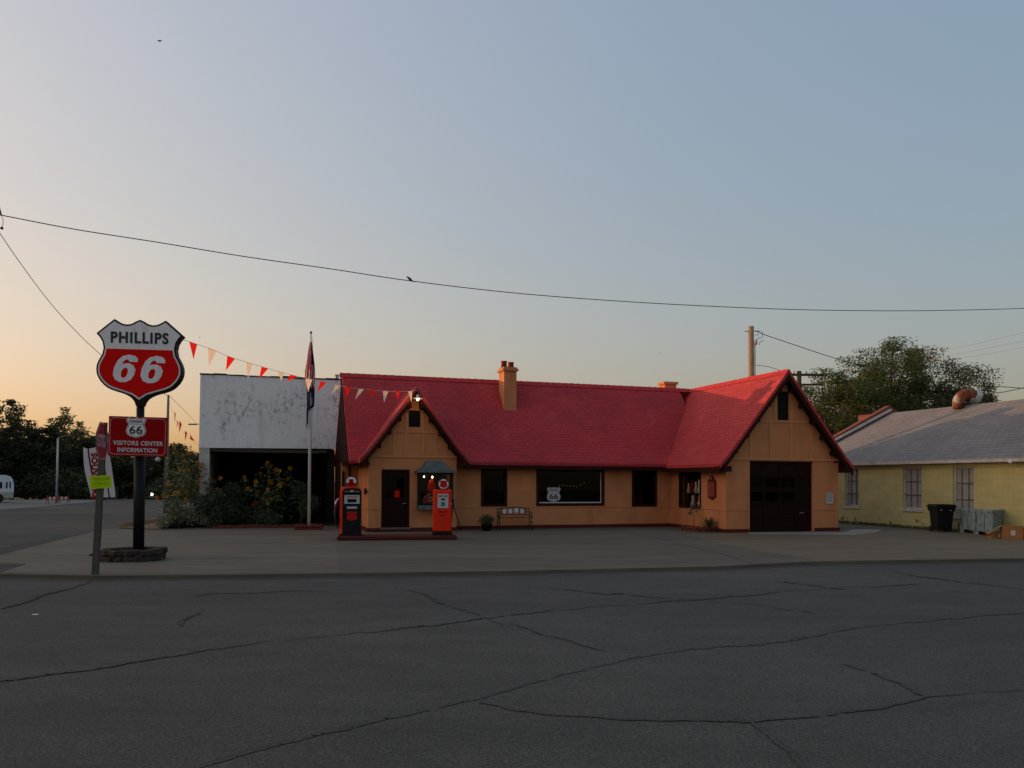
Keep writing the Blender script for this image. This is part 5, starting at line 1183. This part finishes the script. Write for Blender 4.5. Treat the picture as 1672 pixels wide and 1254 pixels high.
mb = MB(); leafball(mb, (0, 0, .36), .31, 900, .03, flat=.7); mb.build('foliage', 'leaf_shrub', pb, fix=False)
pt = thing('brick_planter', L2W(-.42, 1.15, 0), 'small red brick planter at the corner of the garage wing', 'planter', YAW)
mb = MB()
for L in range(2):
    for i in range(6):
        mb.box((-.30, -.62 + i * .19 + L * .05, L * .085), (-.21, -.44 + i * .19 + L * .05, L * .085 + .078), bev=.008)
    for i in range(3): mb.box((-.2 + i * .19, -.72, L * .085), (-.02 + i * .19, -.63, L * .085 + .078), bev=.008)
mb.box((-.2, -.62, 0), (.36, .55, .12)); mb.build('brickwork', 'brick_edge', pt)
t = thing('spiky_yucca', L2W(-.30, .55, .1), 'dark spiky yucca in the brick planter', 'plant')
mb = MB()
for i in range(130):
    a = random.uniform(0, 6.28); e_ = random.uniform(.1, 1.35); L = random.uniform(.32, .58); d_ = Vector((math.cos(a) * math.cos(e_), math.sin(a) * math.cos(e_), math.sin(e_))); s_ = Vector((-math.sin(a), math.cos(a), 0)) * .014
    mb.face([s_ * .6, d_ * L * .5 + s_, d_ * L + Vector((0, 0, -.05)), d_ * L * .5 - s_])
mb.build('leaves', 'leaf_shrub', t, fix=False)
t = thing('slender_sapling', L2W(-.34, 1.45, .1), 'thin young plant with a few leaves beside the brick planter yucca', 'plant')
mb = MB(); mb.tube([(0, 0, 0), (.02, 0, .35), (0, .02, .72)], [.012, .009, .006], 6); mb.tube([(.01, 0, .5), (.12, .02, .62)], .005, 5); mb.build('stem', 'stemg', t)
mb = MB()
for (x, z) in ((0, .76), (.09, .64), (-.09, .62), (.12, .52), (-.05, .70), (.03, .68), (-.12, .50)): leafball(mb, (x, 0, z), .07, 7, .06)
mb.build('leaves', 'leaf_sun', t, fix=False)
# ---------------------------------------------------------------- bins, boxes
bc1 = gz(1545, 869.5)
wbn = thing('wheeled_bin', bc1 + Vector((0, .3, 0)), 'black wheeled rubbish bin with lid beside the blue-green skip', 'bin', R_(-4)); wbn.scale.x = .84
mb = MB(); vs_ = []
for z, wx, wy in ((.06, .52, .52), (.72, .64, .62), (.72, .70, .70), (.86, .74, .74)):
    for (x, y) in ((-1, -1), (1, -1), (1, 1), (-1, 1)): vs_.append((x * wx / 2, y * wy / 2, z))
fs = [(3, 2, 1, 0), (12, 13, 14, 15)] + [(L * 4 + q, L * 4 + (q + 1) % 4, L * 4 + 4 + (q + 1) % 4, L * 4 + 4 + q) for L in range(3) for q in range(4)]
mb.raw(vs_, fs); mb.build('body', 'bin', wbn)
mb = MB(); mb.box((-.40, -.42, .86), (.40, .40, .92), bev=.02); mb.box((-.36, -.36, .92), (.36, .36, .955), bev=.012); mb.build('lid', 'bin', wbn)
for s_ in (-1, 1):
    mb = MB(); mb.tube([(s_ * .26, .27, .1), (s_ * .32, .27, .1)], .1, 14); mb.build('wheel', 'rubber', wbn)
mb = MB(); mb.box((-.26, -.385, .76), (-.16, -.372, .775)); mb.box((.12, -.385, .75), (.2, -.372, .765)); mb.build('sticker', 'dial', wbn)
dpt = gz(1568, 870)
P0 = gz(1568, 869); P1 = gz(1622, 876); P2 = P0 + Vector((.0, 0, 0)) 
ang = R_(-52)
sk = thing('skip_container', (P1.x - .02, P1.y, 0), 'low worn blue-green steel container against the yellow wall', 'container', R_(0))
# corner at P1; left face runs to P0, right face runs along the wall to the right
e1 = (P0 - P1); e1.z = 0; e2 = Vector((1.0, 1.0, 0)).normalized() * 1.0
P3 = gz(1648, 872); e2 = (P3 - P1); e2.z = 0; e2 = e2 * 1.0
def sp(a, b, z): return Vector((0, 0, 0)) + e1 * a + e2 * b + Vector((0, 0, z))
mb = MB(); n = len(mb.v)
def hexa(a0, a1, b0, b1, z0, z1, mi=0):
    vs_ = [sp(a, b, z) for z in (z0, z1) for (a, b) in ((a0, b0), (a1, b0), (a1, b1), (a0, b1))]
    mb.raw(vs_, [(3, 2, 1, 0), (4, 5, 6, 7), (0, 1, 5, 4), (1, 2, 6, 5), (2, 3, 7, 6), (3, 0, 4, 7)], mi)
hexa(0, 1, 0, .04, .12, .80); hexa(0, .03, .04, 1, .12, .80); hexa(.97, 1, .04, 1, .12, .80); hexa(.03, .97, .96, 1, .12, .80); hexa(.03, .97, .04, .96, .12, .5)
mb.build('tub', 'dumpster', sk)
mb = MB()
hexa(-.02, 1.02, -.02, .0, .74, .84); hexa(-.02, 0, 0, 1.02, .74, .84); hexa(1.0, 1.02, 0, 1.02, .74, .84)
for q in (.25, .5, .75): hexa(q - .012, q + .012, -.015, .0, .12, .74)
mb.build('rim', 'dumpster', sk)
mb = MB()
for q in (.0, .42, .86): hexa(q, q + .14, 0, .14, 0, .119); hexa(q, q + .14, .84, .98, 0, .119)
mb.build('skid', 'dumpster', sk)
def carton(px, py, sz, rz, label, dx=0):
    p = gz(px, py); t = thing('cardboard_box', p, label, 'box', R_(rz), 'cardboard boxes by the container'); a, b, h = sz
    mb = MB()
    mb.box((-a / 2, -b / 2, .0), (a / 2, -b / 2 + .01, h)); mb.box((-a / 2, b / 2 - .01, .0), (a / 2, b / 2, h)); mb.box((-a / 2, -b / 2 + .01, 0), (-a / 2 + .01, b / 2 - .01, h)); mb.box((a / 2 - .01, -b / 2 + .01, 0), (a / 2, b / 2 - .01, h)); mb.box((-a / 2 + .01, -b / 2 + .01, .0), (a / 2 - .01, b / 2 - .01, .012)); mb.build('carton', 'cardboard', t)
    for (x0, s_, rot) in ((-a / 2, -1, 40), (a / 2, 1, 30)):
        T = Matrix.Translation((x0, 0, h)) @ Matrix.Rotation(R_(s_ * rot), 4, 'Y'); mb = MB(); mb.box((0 if s_ > 0 else -a * .45, -b / 2, 0), (a * .45 if s_ > 0 else 0, b / 2, .008), T=T); mb.build('flap', 'cardboard', t)
    return t
carton(1621, 879, (.22, .2, .2), 10, 'smallest cardboard box, at the foot of the blue-green container'); c2 = carton(1652, 880, (.55, .4, .40), -25, 'largest open cardboard box with white label, at the right edge of the photo')
mb = MB(); mb.box((-.05, -.206, .12), (.07, -.2, .27)); mb.build('label', 'dial', c2)
carton(1640, 877, (.45, .32, .12), 30, 'flattened cardboard box between the smallest and the largest box')
carton(1690, 881, (.5, .4, .34), 12, 'cardboard box cut off by the right edge')
# ---------------------------------------------------------------- sunflowers, flower beds
random.seed(21)
def sunflower(p, h, nh, label, group, lean=0):
    t = thing('sunflower', p, label, 'flower', random.uniform(0, 6.28), group)
    mb = MB(); tip = Vector((random.uniform(-.15, .15), random.uniform(-.15, .15), h)); P = [Vector((0, 0, 0)), tip * .5 + Vector((.05, 0, 0)), tip]; mb.tube(P, [.022, .017, .01], 6)
    heads = []
    inv = Matrix.Rotation(-t.rotation_euler.z, 3, 'Z')
    for k in range(nh):
        z = h * random.uniform(.35, 1.0) if k else h; a = random.uniform(0, 6.28); r = .0 if k == 0 else random.uniform(.15, .42); b = P[0].lerp(tip, z / h); e_ = b + Vector((math.cos(a) * r, math.sin(a) * r, .12 if k else 0)); mb.tube([b - Vector((0, 0, .1)), e_], [.01, .006], 5); heads.append(e_)
    mb.build('stem', 'stemg', t)
    mb = MB()
    for i in range(int(70 * h)):
        z = random.uniform(.08, 1) ** .8 * h; a = random.uniform(0, 6.28); r0 = random.uniform(.02, .30) * (1.15 - .5 * z / h); b = P[0].lerp(tip, z / h); q = b + Vector((math.cos(a) * r0, math.sin(a) * r0, random.uniform(-.05, .05))); d_ = Vector((math.cos(a), math.sin(a), random.uniform(-.9, .2))).normalized(); s_ = Vector((-math.sin(a), math.cos(a), random.uniform(-.3, .3))).normalized(); L = random.uniform(.09, .20)
        mb.face([q, q + d_ * L * .35 + s_ * L * .42, q + d_ * L, q + d_ * L * .35 - s_ * L * .42])
    mb.build('leaves', 'leaf_sun', t, fix=False)
    for e_ in heads:
        d_ = (inv @ Vector((random.uniform(-.7, .2), -1, random.uniform(-.1, .35)))).normalized(); T = Matrix.Translation(e_) @ d_.to_track_quat('Z', 'Y').to_matrix().to_4x4(); rr = random.uniform(.075, .11)
        mb = MB()
        for i in range(14):
            a = 2 * math.pi * i / 14; ca, sa = math.cos(a), math.sin(a); px_, py_ = -sa, ca; k = rr * random.uniform(.85, 1.1)
            mb.face([T @ Vector((ca * .03, sa * .03, 0)), T @ Vector((ca * k * .6 + px_ * .02, sa * k * .6 + py_ * .02, .008)), T @ Vector((ca * k, sa * k, random.uniform(-.02, .01))), T @ Vector((ca * k * .6 - px_ * .02, sa * k * .6 - py_ * .02, .008))])
        hd = mb.build('flower_head', 'petal', t, fix=False)
        mb = MB(); mb.lathe([(0, .02), (.026, .014), (.034, 0), (0, -.01)], 10, T=T); mb.build('disc', 'petal_dark', hd)
    return t
GA = 'sunflowers at the corner of the derelict building'; GB = 'sunflowers in front of the dark shop front'
A_px = [(282, 861, 2.75, 5), (296, 857, 2.55, 6), (312, 859, 2.6, 4), (326, 858, 2.25, 4), (338, 858, 1.7, 3), (275, 858, 1.5, 3), (304, 852, 2.0, 3), (352, 856, 1.25, 2), (292, 863, 1.2, 2)]
A_l = ['tallest sunflower at the left end of the bed by the pale pole', 'sunflower crowded with heads just right of the tallest one', 'tall sunflower in the middle of the left clump', 'sunflower against the white end wall of the derelict building', 'medium sunflower right of the white end wall', 'short sunflower leaning over the verge beside the pale pole', 'sunflower hidden at the back of the left clump', 'low sunflower right of the left clump, before the dark opening', 'low sunflower at the front foot of the left clump']
for (x, y, h, nh), lb in zip(A_px, A_l): sunflower(gz(x, y), h, nh, lb, GA)
B_px = [(438, 856, 2.3, 5), (425, 855, 1.9, 4), (448, 857, 2.0, 5), (462, 856, 1.7, 4), (415, 857, 1.6, 3), (436, 858, 1.3, 4), (474, 855, 2.1, 1), (405, 856, 1.75, 2)]
B_l = ['tallest sunflower of the clump before the dark shop front', 'sunflower just left of the tallest in the right-hand clump', 'many-headed sunflower just right of the tallest in the right-hand clump', 'sunflower nearest the flagpole but one in the right-hand clump', 'shorter sunflower at the left side of the right-hand clump', 'lowest sunflower at the front of the right-hand clump', 'nearly flowerless tall sunflower closest to the flagpole', 'sunflower at the far left of the right-hand clump']
for (x, y, h, nh), lb in zip(B_px, B_l): sunflower(gz(x, y), h, nh, lb, GB)
def shrub(px, py, r, h, n, mt, label, sz=.05):
    t = thing('shrub', gz(px, py), label, 'shrub', 0, 'low shrubs in the flower bed'); mb = MB()
    for k in range(7): leafball(mb, (random.uniform(-r, r) * .7, random.uniform(-.3, .3), h * random.uniform(.25, .8)), r * .55, n // 7, sz)
    mb.build('foliage', mt, t, fix=False)
    mb = MB()
    for k in range(5): mb.tube([(0, 0, 0), (random.uniform(-r, r) * .6, random.uniform(-.2, .2), h * .6)], [.012, .005], 5)
    mb.build('stem', 'stemg', t)
shrub(300, 861, .75, .7, 1500, 'leaf_silver', 'pale silvery shrub at the foot of the left sunflowers', .045)
shrub(272, 863, .35, .4, 500, 'leaf_silver', 'small pale shrub at the verge end of the flower bed', .04)
shrub(365, 857, .75, 1.6, 2400, 'leaf_shrub', 'dark shrub between the two sunflower clumps', .05)
shrub(385, 858, .55, .8, 900, 'leaf_dark', 'low dark shrub left of the right-hand sunflowers', .045)
shrub(490, 858, .7, 1.9, 2000, 'leaf_shrub', 'tall dark shrub behind the flagpole', .05)
shrub(440, 859, .9, .5, 1100, 'leaf_shrub', 'low green shrub at the foot of the right-hand sunflowers', .045)
shrub(335, 862, .6, 1.15, 2000, 'leaf_shrub', 'leafy green shrub hiding the foot of the white end wall', .05)
shrub(352, 861, .65, 1.45, 2200, 'leaf_shrub', 'leafy green shrub right of the white end wall', .05)
shrub(396, 846, .35, .5, 350, 'leaf_silver', 'pale grey plant low in the dark opening', .06)
mb = MB(); n = 0; a, b = gz(345, 863), gz(522, 861); dd = (b - a); L = dd.length; dd.normalize(); k = int(L / .22)
for i in range(k):
    p = a + dd * (i * .22); T = Matrix.Translation((p.x, p.y, 0)) @ Matrix.Rotation(math.atan2(dd.y, dd.x) + random.uniform(-.06, .06), 4, 'Z'); mb.box((0, 0, .0), (.205, .1, .10 + random.uniform(-.01, .015)), T=T, bev=.012)
tag(mb.build('brick_edging', 'brick_edge'), 'low edging of weathered bricks along the front of the flower bed', 'edging')
mb = MB(); random.seed(5)
for i in range(260):
    t = random.random(); x = 200 + 70 * t; c = gz(x, 860 - 12 * t + random.uniform(-1, 3)); tuft(mb, (c.x, c.y, .02), 9, .10, .12)
g_ = mb.build('dry_grass', 'drygrass', fix=False); g_['kind'] = 'stuff'; g_['label'] = 'dry grass on the verge beside the street'; g_['category'] = 'grass'
mb = MB()
for i in range(420):
    v = random.uniform(-1.5, 6.5); c = L2W(UY - random.uniform(.03, .32), v, .01); tuft(mb, (c.x, c.y, c.z), 10, .13, .1)
g_ = mb.build('grass', 'grass', fix=False); g_['kind'] = 'stuff'; g_['label'] = 'dark grass strip along the foot of the yellow wall'; g_['category'] = 'grass'
# litter flecks
tag(MB().box((0, 0, 0), (.07, .04, .01), bev=.002).build('paper_scrap', 'white', None, gz(52, 1005, RZ) + Vector((0, 0, .004))), 'tiny white scrap of paper on the asphalt at the left', 'litter')
# ---------------------------------------------------------------- across the street
tr = thing('camper_trailer', at(2, 823, 55), 'old white rounded camper trailer at the far left edge', 'trailer', R_(33)); tr.scale = (.85, .85, 1); tr.location.z = -.045
W_ = 1.02
prf = [(-1.6, .35), (.80, .30), (.86, .9), (.84, 1.35), (.76, 1.62), (.60, 1.80), (.3, 1.9), (-1.6, 1.93)]
mb = MB(); mb.prism(prf, lambda a, b, d: (a, d, b), 0, 2.0); sh = mb.build('shell', 'sign_white', tr)
mb = MB(); mb.box((-.9, -.02, .98), (.05, .0, 1.42)); mb.box((.30, -.02, .98), (.42, .0, 1.42)); mb.box((.54, -.02, .98), (.64, .0, 1.42)); mb.build('window', 'car_glass', sh)
mb = MB(); mb.box((-1.6, -.015, .32), (.83, .0, .72)); mb.build('lower_panel', 'conduit', sh)
mb = MB(); mb.tube([(-.15, -.03, .30), (-.15, .15, .30)], .30, 16); mb.build('wheel', 'rubber', tr)
lm = thing('street_lamp', at(92, 822, 56), 'pale street lamp post with an arm on the far side of the street', 'street lamp'); lm.location.z = -.045
zt = at(95, 715, 56).z + .045
mb = MB(); mb.tube([(0, 0, 0), (.05, 0, zt)], [.085, .06], 10); mb.build('post', 'galv_pale', lm)
mb = MB(); mb.tube([(.05, 0, zt - .05), (.4, 0, zt + .1), (.75, 0, zt + .2)], [.05, .035, .03], 8); mb.lathe([(0, -.04), (.12, -.03), (.14, 0), (.08, .05), (0, .06)], 10, c=(.85, 0, zt + .2)); mb.build('arm', 'galv', lm)
l2 = thing('street_lamp', at(345, 805, 60), 'street lamp whose head shows beside the top of the derelict building', 'street lamp'); l2.location.z = -.08
q = at(310, 693, 60) - Vector((l2.location.x, l2.location.y, 0)); z_ = q.z + .08
mb = MB(); mb.tube([(0, 0, 0), (0, 0, z_ + .05)], [.14, .08], 10); mb.build('post', 'galv', l2)
mb = MB(); mb.tube([(0, 0, z_), (q.x + .5, 0, z_ + .03)], .03, 8); mb.build('arm', 'galv', l2)
mb = MB(); mb.box((q.x - .1, -.1, z_ - .04), (q.x + .5, .1, z_ + .06), bev=.02); mb.build('head', 'galv', l2)
br = thing('traffic_barricade', at(84, 825, 54), 'small orange and white barricade at the foot of the far street lamp', 'barricade'); br.location.z = -.045
mb = MB()
for k in range(5): mb.box((-.3 + k * .14, -.02, .28), (-.165 + k * .14, .02, .44), k % 2)
mb.build('board', ['pot', 'white'], br)
mb = MB()
for x in (-.28, .36): mb.tube([(x, -.15, 0), (x, 0, .5)], .02, 6); mb.tube([(x, .15, 0), (x, 0, .5)], .02, 6)
mb.build('leg', 'pot', br)
br2 = copy_tree(br); br2.location = at(103, 824, 54.5); br2.location.z = -.045; br2['label'] = 'second orange and white barricade, right of the far street lamp'; br['group'] = br2['group'] = 'barricades by the far street lamp'
# oncoming car
CY = 92; cz = terr(CY) + RZ
car = thing('oncoming_car', (at(239, 800, CY).x, CY, cz), 'dark oncoming car with one bright headlight far down the street', 'car', R_(8))
mb = MB(); side_p = [(-.2, .3), (4.3, .3), (4.35, .8), (3.4, 1.0), (2.9, 1.5), (1.2, 1.52), (.6, 1.02), (-.15, .85)]
mb.prism(side_p, lambda a, b, d: (d, a, b), -.88, .88); mb.build('body', 'car', car)
mb = MB(); mb.face([(-.78, .66, 1.08), (.78, .66, 1.08), (.68, 1.12, 1.46), (-.68, 1.12, 1.46)]); o = mb.build('windscreen', 'car_glass', car); o.location = (0, -.03, .01)
mb = MB(); mb.box((-.80, 1.08, 1.50), (.80, 2.9, 1.56)); mb.box((-.76, .55, .97), (-.70, .62, 1.04)); mb.build('roof_rail', 'galv_pale', car)
for x, on in ((-.62, False), (.60, True)):
    mb = MB(); mb.lathe([(0, .03), (.10, .02), (.19 if on else .13, 0), (0, -.02)], 14, T=Matrix.Translation((x, -.2, .70)) @ Matrix.Rotation(R_(90), 4, 'X')); h_ = mb.build('headlight', 'headlamp' if on else 'galv_pale', car); h_['label'] = 'bright headlight' if on else 'unlit headlight'
for x in (-.85, .85):
    for y in (.7, 3.4): mb = MB(); mb.tube([(x - .1, y, .32), (x + .1, y, .32)], .32, 14); mb.build('wheel', 'rubber', car)
hs = thing('far_house', at(140, 812, 74), 'dim grey house half hidden under the far trees', 'house', R_(15)); hs.location.z = terr(74) - .1
mb = MB(); mb.box((-2.2, 0, 0), (2.6, 5, 2.1)); mb.build('wall', 'galv', hs); mb = MB(); mb.prism([(-2.5, 2.0), (2.9, 2.0), (.2, 3.4)], lambda a, b, d: (a, d, b), -.3, 5.2); mb.build('roof', 'black_matte', hs)
mb = MB(); mb.box((-1.4, -.03, .7), (-.7, .0, 1.6)); mb.box((.9, -.03, .7), (1.6, .0, 1.6)); mb.build('window', 'car_glass', hs)
# ---------------------------------------------------------------- trees
def crown_mesh(name, seed, w_, d_, h_, base_z, nclus, nleaf, leaf, mt, clus_r=.55, gap=0, shape=None):
    rnd = random.Random(seed); v = []; fc = []
    centres = []
    for i in range(nclus):
        for _ in range(30):
            x, y, z = rnd.uniform(-1, 1), rnd.uniform(-1, 1), rnd.uniform(-1, 1)
            rr = x * x + y * y + z * z
            if rr < 1 and (rr > .22 or rnd.random() < .35): break
        centres.append((x, y, z))
    for (x, y, z) in centres:
        cr = clus_r * rnd.uniform(.55, 1.35); cx, cy, cz = x * w_ / 2, y * d_ / 2, base_z + h_ / 2 + z * h_ / 2
        for k in range(nleaf):
            a, b, c = [max(-1.35, min(1.35, rnd.gauss(0, 1))) * q_ for q_ in (.46, .46, .36)]
            p = (cx + a * cr, cy + b * cr, cz + c * cr); s = leaf * rnd.uniform(.6, 1.35)
            ax = Vector((rnd.gauss(0, 1), rnd.gauss(0, 1), rnd.gauss(0, .7))).normalized(); bx = ax.cross(Vector((rnd.gauss(0, 1), rnd.gauss(0, 1), rnd.gauss(0, 1)))).normalized()
            n = len(v); P_ = Vector(p); v += [tuple(P_ - ax * s), tuple(P_ + bx * s * .5), tuple(P_ + ax * s), tuple(P_ - bx * s * .5)]; fc.append((n, n + 1, n + 2, n + 3))
    me = bpy.data.meshes.new(name); me.from_pydata(v, [], fc); me.materials.append(M[mt]); me.update()
    return me, [(x * w_ / 2, y * d_ / 2, base_z + h_ / 2 + z * h_ / 2) for x, y, z in centres]
def trunk_mesh(seed, centres, base_z, h_, r=.2):
    rnd = random.Random(seed); mb = MB(); top = Vector((rnd.uniform(-.3, .3), rnd.uniform(-.3, .3), base_z + h_ * .45))
    mb.tube([(0, 0, -.3), (rnd.uniform(-.1, .1), 0, base_z * .6), tuple(top)], [r * 1.25, r, r * .55], 9)
    for c in rnd.sample(centres, min(16, len(centres))):
        c = Vector(c); s = Vector((0, 0, 0)).lerp(top, rnd.uniform(.5, 1)); mdl = s.lerp(c, .5) + Vector((0, 0, -.15 * (c - s).length)) * .5; mb.tube([s, mdl, c], [r * .38, r * .24, r * .07], 6)
    return mb
def tree(name, px, Y, ztop, w_, label, seed, mt='leaf_dark', base=1.4, nclus=70, nleaf=90, leaf=.16, group='trees across the street', clus_r=.9, d_=None, ground=None, trunk_r=.2):
    p = at(px, 790, Y); p.z = (terr(Y) - .1) if ground is None else ground
    h = ztop - p.z
    t = thing(name, p, label, 'tree', 0, group)
    me, cs = crown_mesh('crown', seed, w_, d_ or w_ * .8, h - base, base, nclus, nleaf, leaf, mt, clus_r)
    o = bpy.data.objects.new('crown', me); col.objects.link(o); o.parent = t
    trunk_mesh(seed, cs, base, h - base, trunk_r).build('trunk', 'barkm', t); return t
def zt_(px, py, Y): return at(px, py, Y).z
T_ = [
 ('dark_tree', -18, 66, 646, 7.5, 'tall dark tree cut by the left edge of the photo', 1),
 ('dark_tree', 20, 70, 684, 5.0, 'dark tree behind the camper trailer', 2),
 ('dark_tree', 44, 72, 692, 5.6, 'broad dark tree between the trailer and the far street lamp', 3),
 ('dark_tree', 66, 68, 688, 4.6, 'rounded dark tree just left of the far street lamp', 4),
 ('dark_tree', 148, 72, 700, 5.0, 'dark tree above the grey house', 6),
 ('dark_tree', 196, 76, 716, 6.0, 'dark tree hidden behind the red visitors board', 7),
 ('dark_tree', 238, 96, 722, 8.0, 'dark tree over the street behind the black pole', 8),
 ('dark_tree', 292, 78, 719, 4.6, 'dark tree beside the white end wall of the derelict building', 9),
 ('dark_tree', 330, 80, 730, 6.0, 'dark tree mostly behind the derelict building', 10)]
for (nm, px, Y, py, w_, lb, sd_) in T_:
    tree(nm, px, Y, zt_(px, py + (8 if sd_ > 1 else 0), Y), w_, lb, sd_, base=.5, nclus=95, nleaf=130, leaf=.125, clus_r=.78)
tree('open_tree', 105, 74, zt_(105, 664, 74), 3.0, 'slender open-crowned tree standing above the others near the far street lamp', 31, 'leaf_olive', base=3.4, nclus=40, nleaf=110, leaf=.11, clus_r=.62)
tree('open_tree', 130, 80, zt_(132, 690, 80), 5.0, 'loose olive tree right of the tallest open-crowned one', 32, 'leaf_olive', base=2.6, nclus=34, nleaf=75, leaf=.15, clus_r=.8)
# understorey closing the view below the crowns
mb = MB(); random.seed(9)
for i in range(330):
    px = random.uniform(-60, 345); Y = random.choice((64.5, 70, 79, 86)) + random.uniform(-.5, 3)
    if 150 < px < 262 and Y < 84: Y = 96 + random.uniform(0, 8)
    p = at(px, 800, Y); z0 = terr(Y) - .1; hh = random.uniform(.6, 3.0)
    leafball(mb, (p.x, p.y, z0 + hh * .6), hh * .62, 75, .16, flat=.9)
us_ = mb.build('woodland_undergrowth', 'leaf_dark', fix=False); us_['kind'] = 'stuff'; us_['label'] = 'dark undergrowth beneath the trees across the street'; us_['category'] = 'bushes'
mb = MB(); random.seed(19)
for i in range(420):
    px = random.uniform(-120, 430); Y = random.uniform(100, 118); p = at(px, 800, Y); z0 = terr(Y) - .3; hh = random.uniform(1, 5.2)
    leafball(mb, (p.x, p.y, z0 + hh * .7), hh * .6, 70, .26, flat=.9)
us_ = mb.build('far_wood', 'leaf_dark', fix=False); us_['kind'] = 'stuff'; us_['label'] = 'far dark wood closing the end of the street'; us_['category'] = 'wood'
# big tree group on the right
G2 = 'trees behind the yellow building'
tree('large_tree', 1352, 47, zt_(1352, 590, 47), 4.6, 'loose olive tree around the crossarms right of the garage gable', 41, 'leaf_olive', base=2.0, nclus=40, nleaf=480, leaf=.066, group=G2, ground=-.1, clus_r=1.0)
tree('large_tree', 1395, 49, zt_(1395, 570, 49), 5.4, 'airy olive tree with sky showing through its branches', 57, 'leaf_olive', base=2.4, nclus=50, nleaf=480, leaf=.066, group=G2, ground=-.1, clus_r=1.05, trunk_r=.24)
tree('large_tree', 1452, 50, zt_(1452, 551, 50), 5.2, 'tallest tree, its crown topping the group behind the yellow building', 43, 'leaf_olive', base=2.2, nclus=54, nleaf=480, leaf=.066, group=G2, ground=-.1, clus_r=1.0, trunk_r=.26)
tree('large_tree', 1510, 52, zt_(1508, 565, 52), 5.8, 'dense dark tree right of the tallest one', 44, 'leaf_deep', base=2.2, nclus=66, nleaf=470, leaf=.07, group=G2, ground=-.1, clus_r=1.05)
tree('large_tree', 1562, 54, zt_(1562, 588, 54), 5.0, 'dark tree behind the rusty cowl', 45, 'leaf_deep', base=2.0, nclus=56, nleaf=460, leaf=.07, group=G2, ground=-.1, clus_r=1.0)
tree('large_tree', 1606, 55, zt_(1600, 626, 55), 3.4, 'lowest dark tree tapering off to the right of the cowl', 46, 'leaf_deep', base=2.0, nclus=28, nleaf=420, leaf=.07, group=G2, ground=-.1, clus_r=.65)
tree('large_tree', 1670, 62, zt_(1668, 644, 62), 2.6, 'small bit of dark tree at the right edge above the roof', 47, 'leaf_dark', base=3, nclus=18, nleaf=110, leaf=.12, group=G2, ground=-.1, clus_r=.6)
tree('large_tree', 1425, 54, zt_(1425, 618, 54), 9.0, 'wide dark tree low behind the brick building', 48, 'leaf_deep', base=.6, nclus=110, nleaf=120, leaf=.14, group=G2, ground=-.1, clus_r=.9)
# unseen trees added outside the frame to keep low sun off the forecourt
for k, (x, y, z, w_) in enumerate(((-44, 40, 7.3, 12), (-47, 49, 7.8, 11), (-41, 31, 6.9, 9), (-50, 58, 7.8, 10), (-38, 22, 7.2, 9), (-36, 13, 7.0, 9), (-34, 4, 7.0, 9), (-53, 67, 8.6, 10))):
    t = thing('blocker_tree', (x, y, -.1), 'full leafy street tree outside the left edge, ' + ('third', 'fifth', 'second', 'sixth', 'next to nearest', 'nearest but two', 'nearest', 'farthest')[k] + ' along the row', 'tree', 0, 'street trees left of the frame')
    me, cs = crown_mesh('crown', 70 + k, w_, 5, z - .1, .0, 190, 60, .36, 'leaf_dark', 1.3); o = bpy.data.objects.new('crown', me); col.objects.link(o); o.parent = t
    trunk_mesh(70 + k, cs, 1.2, z - 1.2, .22).build('trunk', 'barkm', t)

for k, (x, y) in enumerate(((-50, 9), (-50, 18), (-52, 27), (-50, 36), (-49, 0), (-33, 18), (-33, 9), (-56, 45))):  # second unseen row added to close gaps where sun streaked through
    c = copy_tree(t); c.location = (x, y, -.1); c.rotation_euler.z = k * 1.1; c.scale = (1.25, 1.25, 1.06 if x < -40 else .86)
    c['label'] = 'added sun-blocking tree of the second row off left, ' + ('second', 'third', 'fourth', 'fifth', 'first', 'farther front one', 'nearer front one', 'last')[k] + ' from the road'
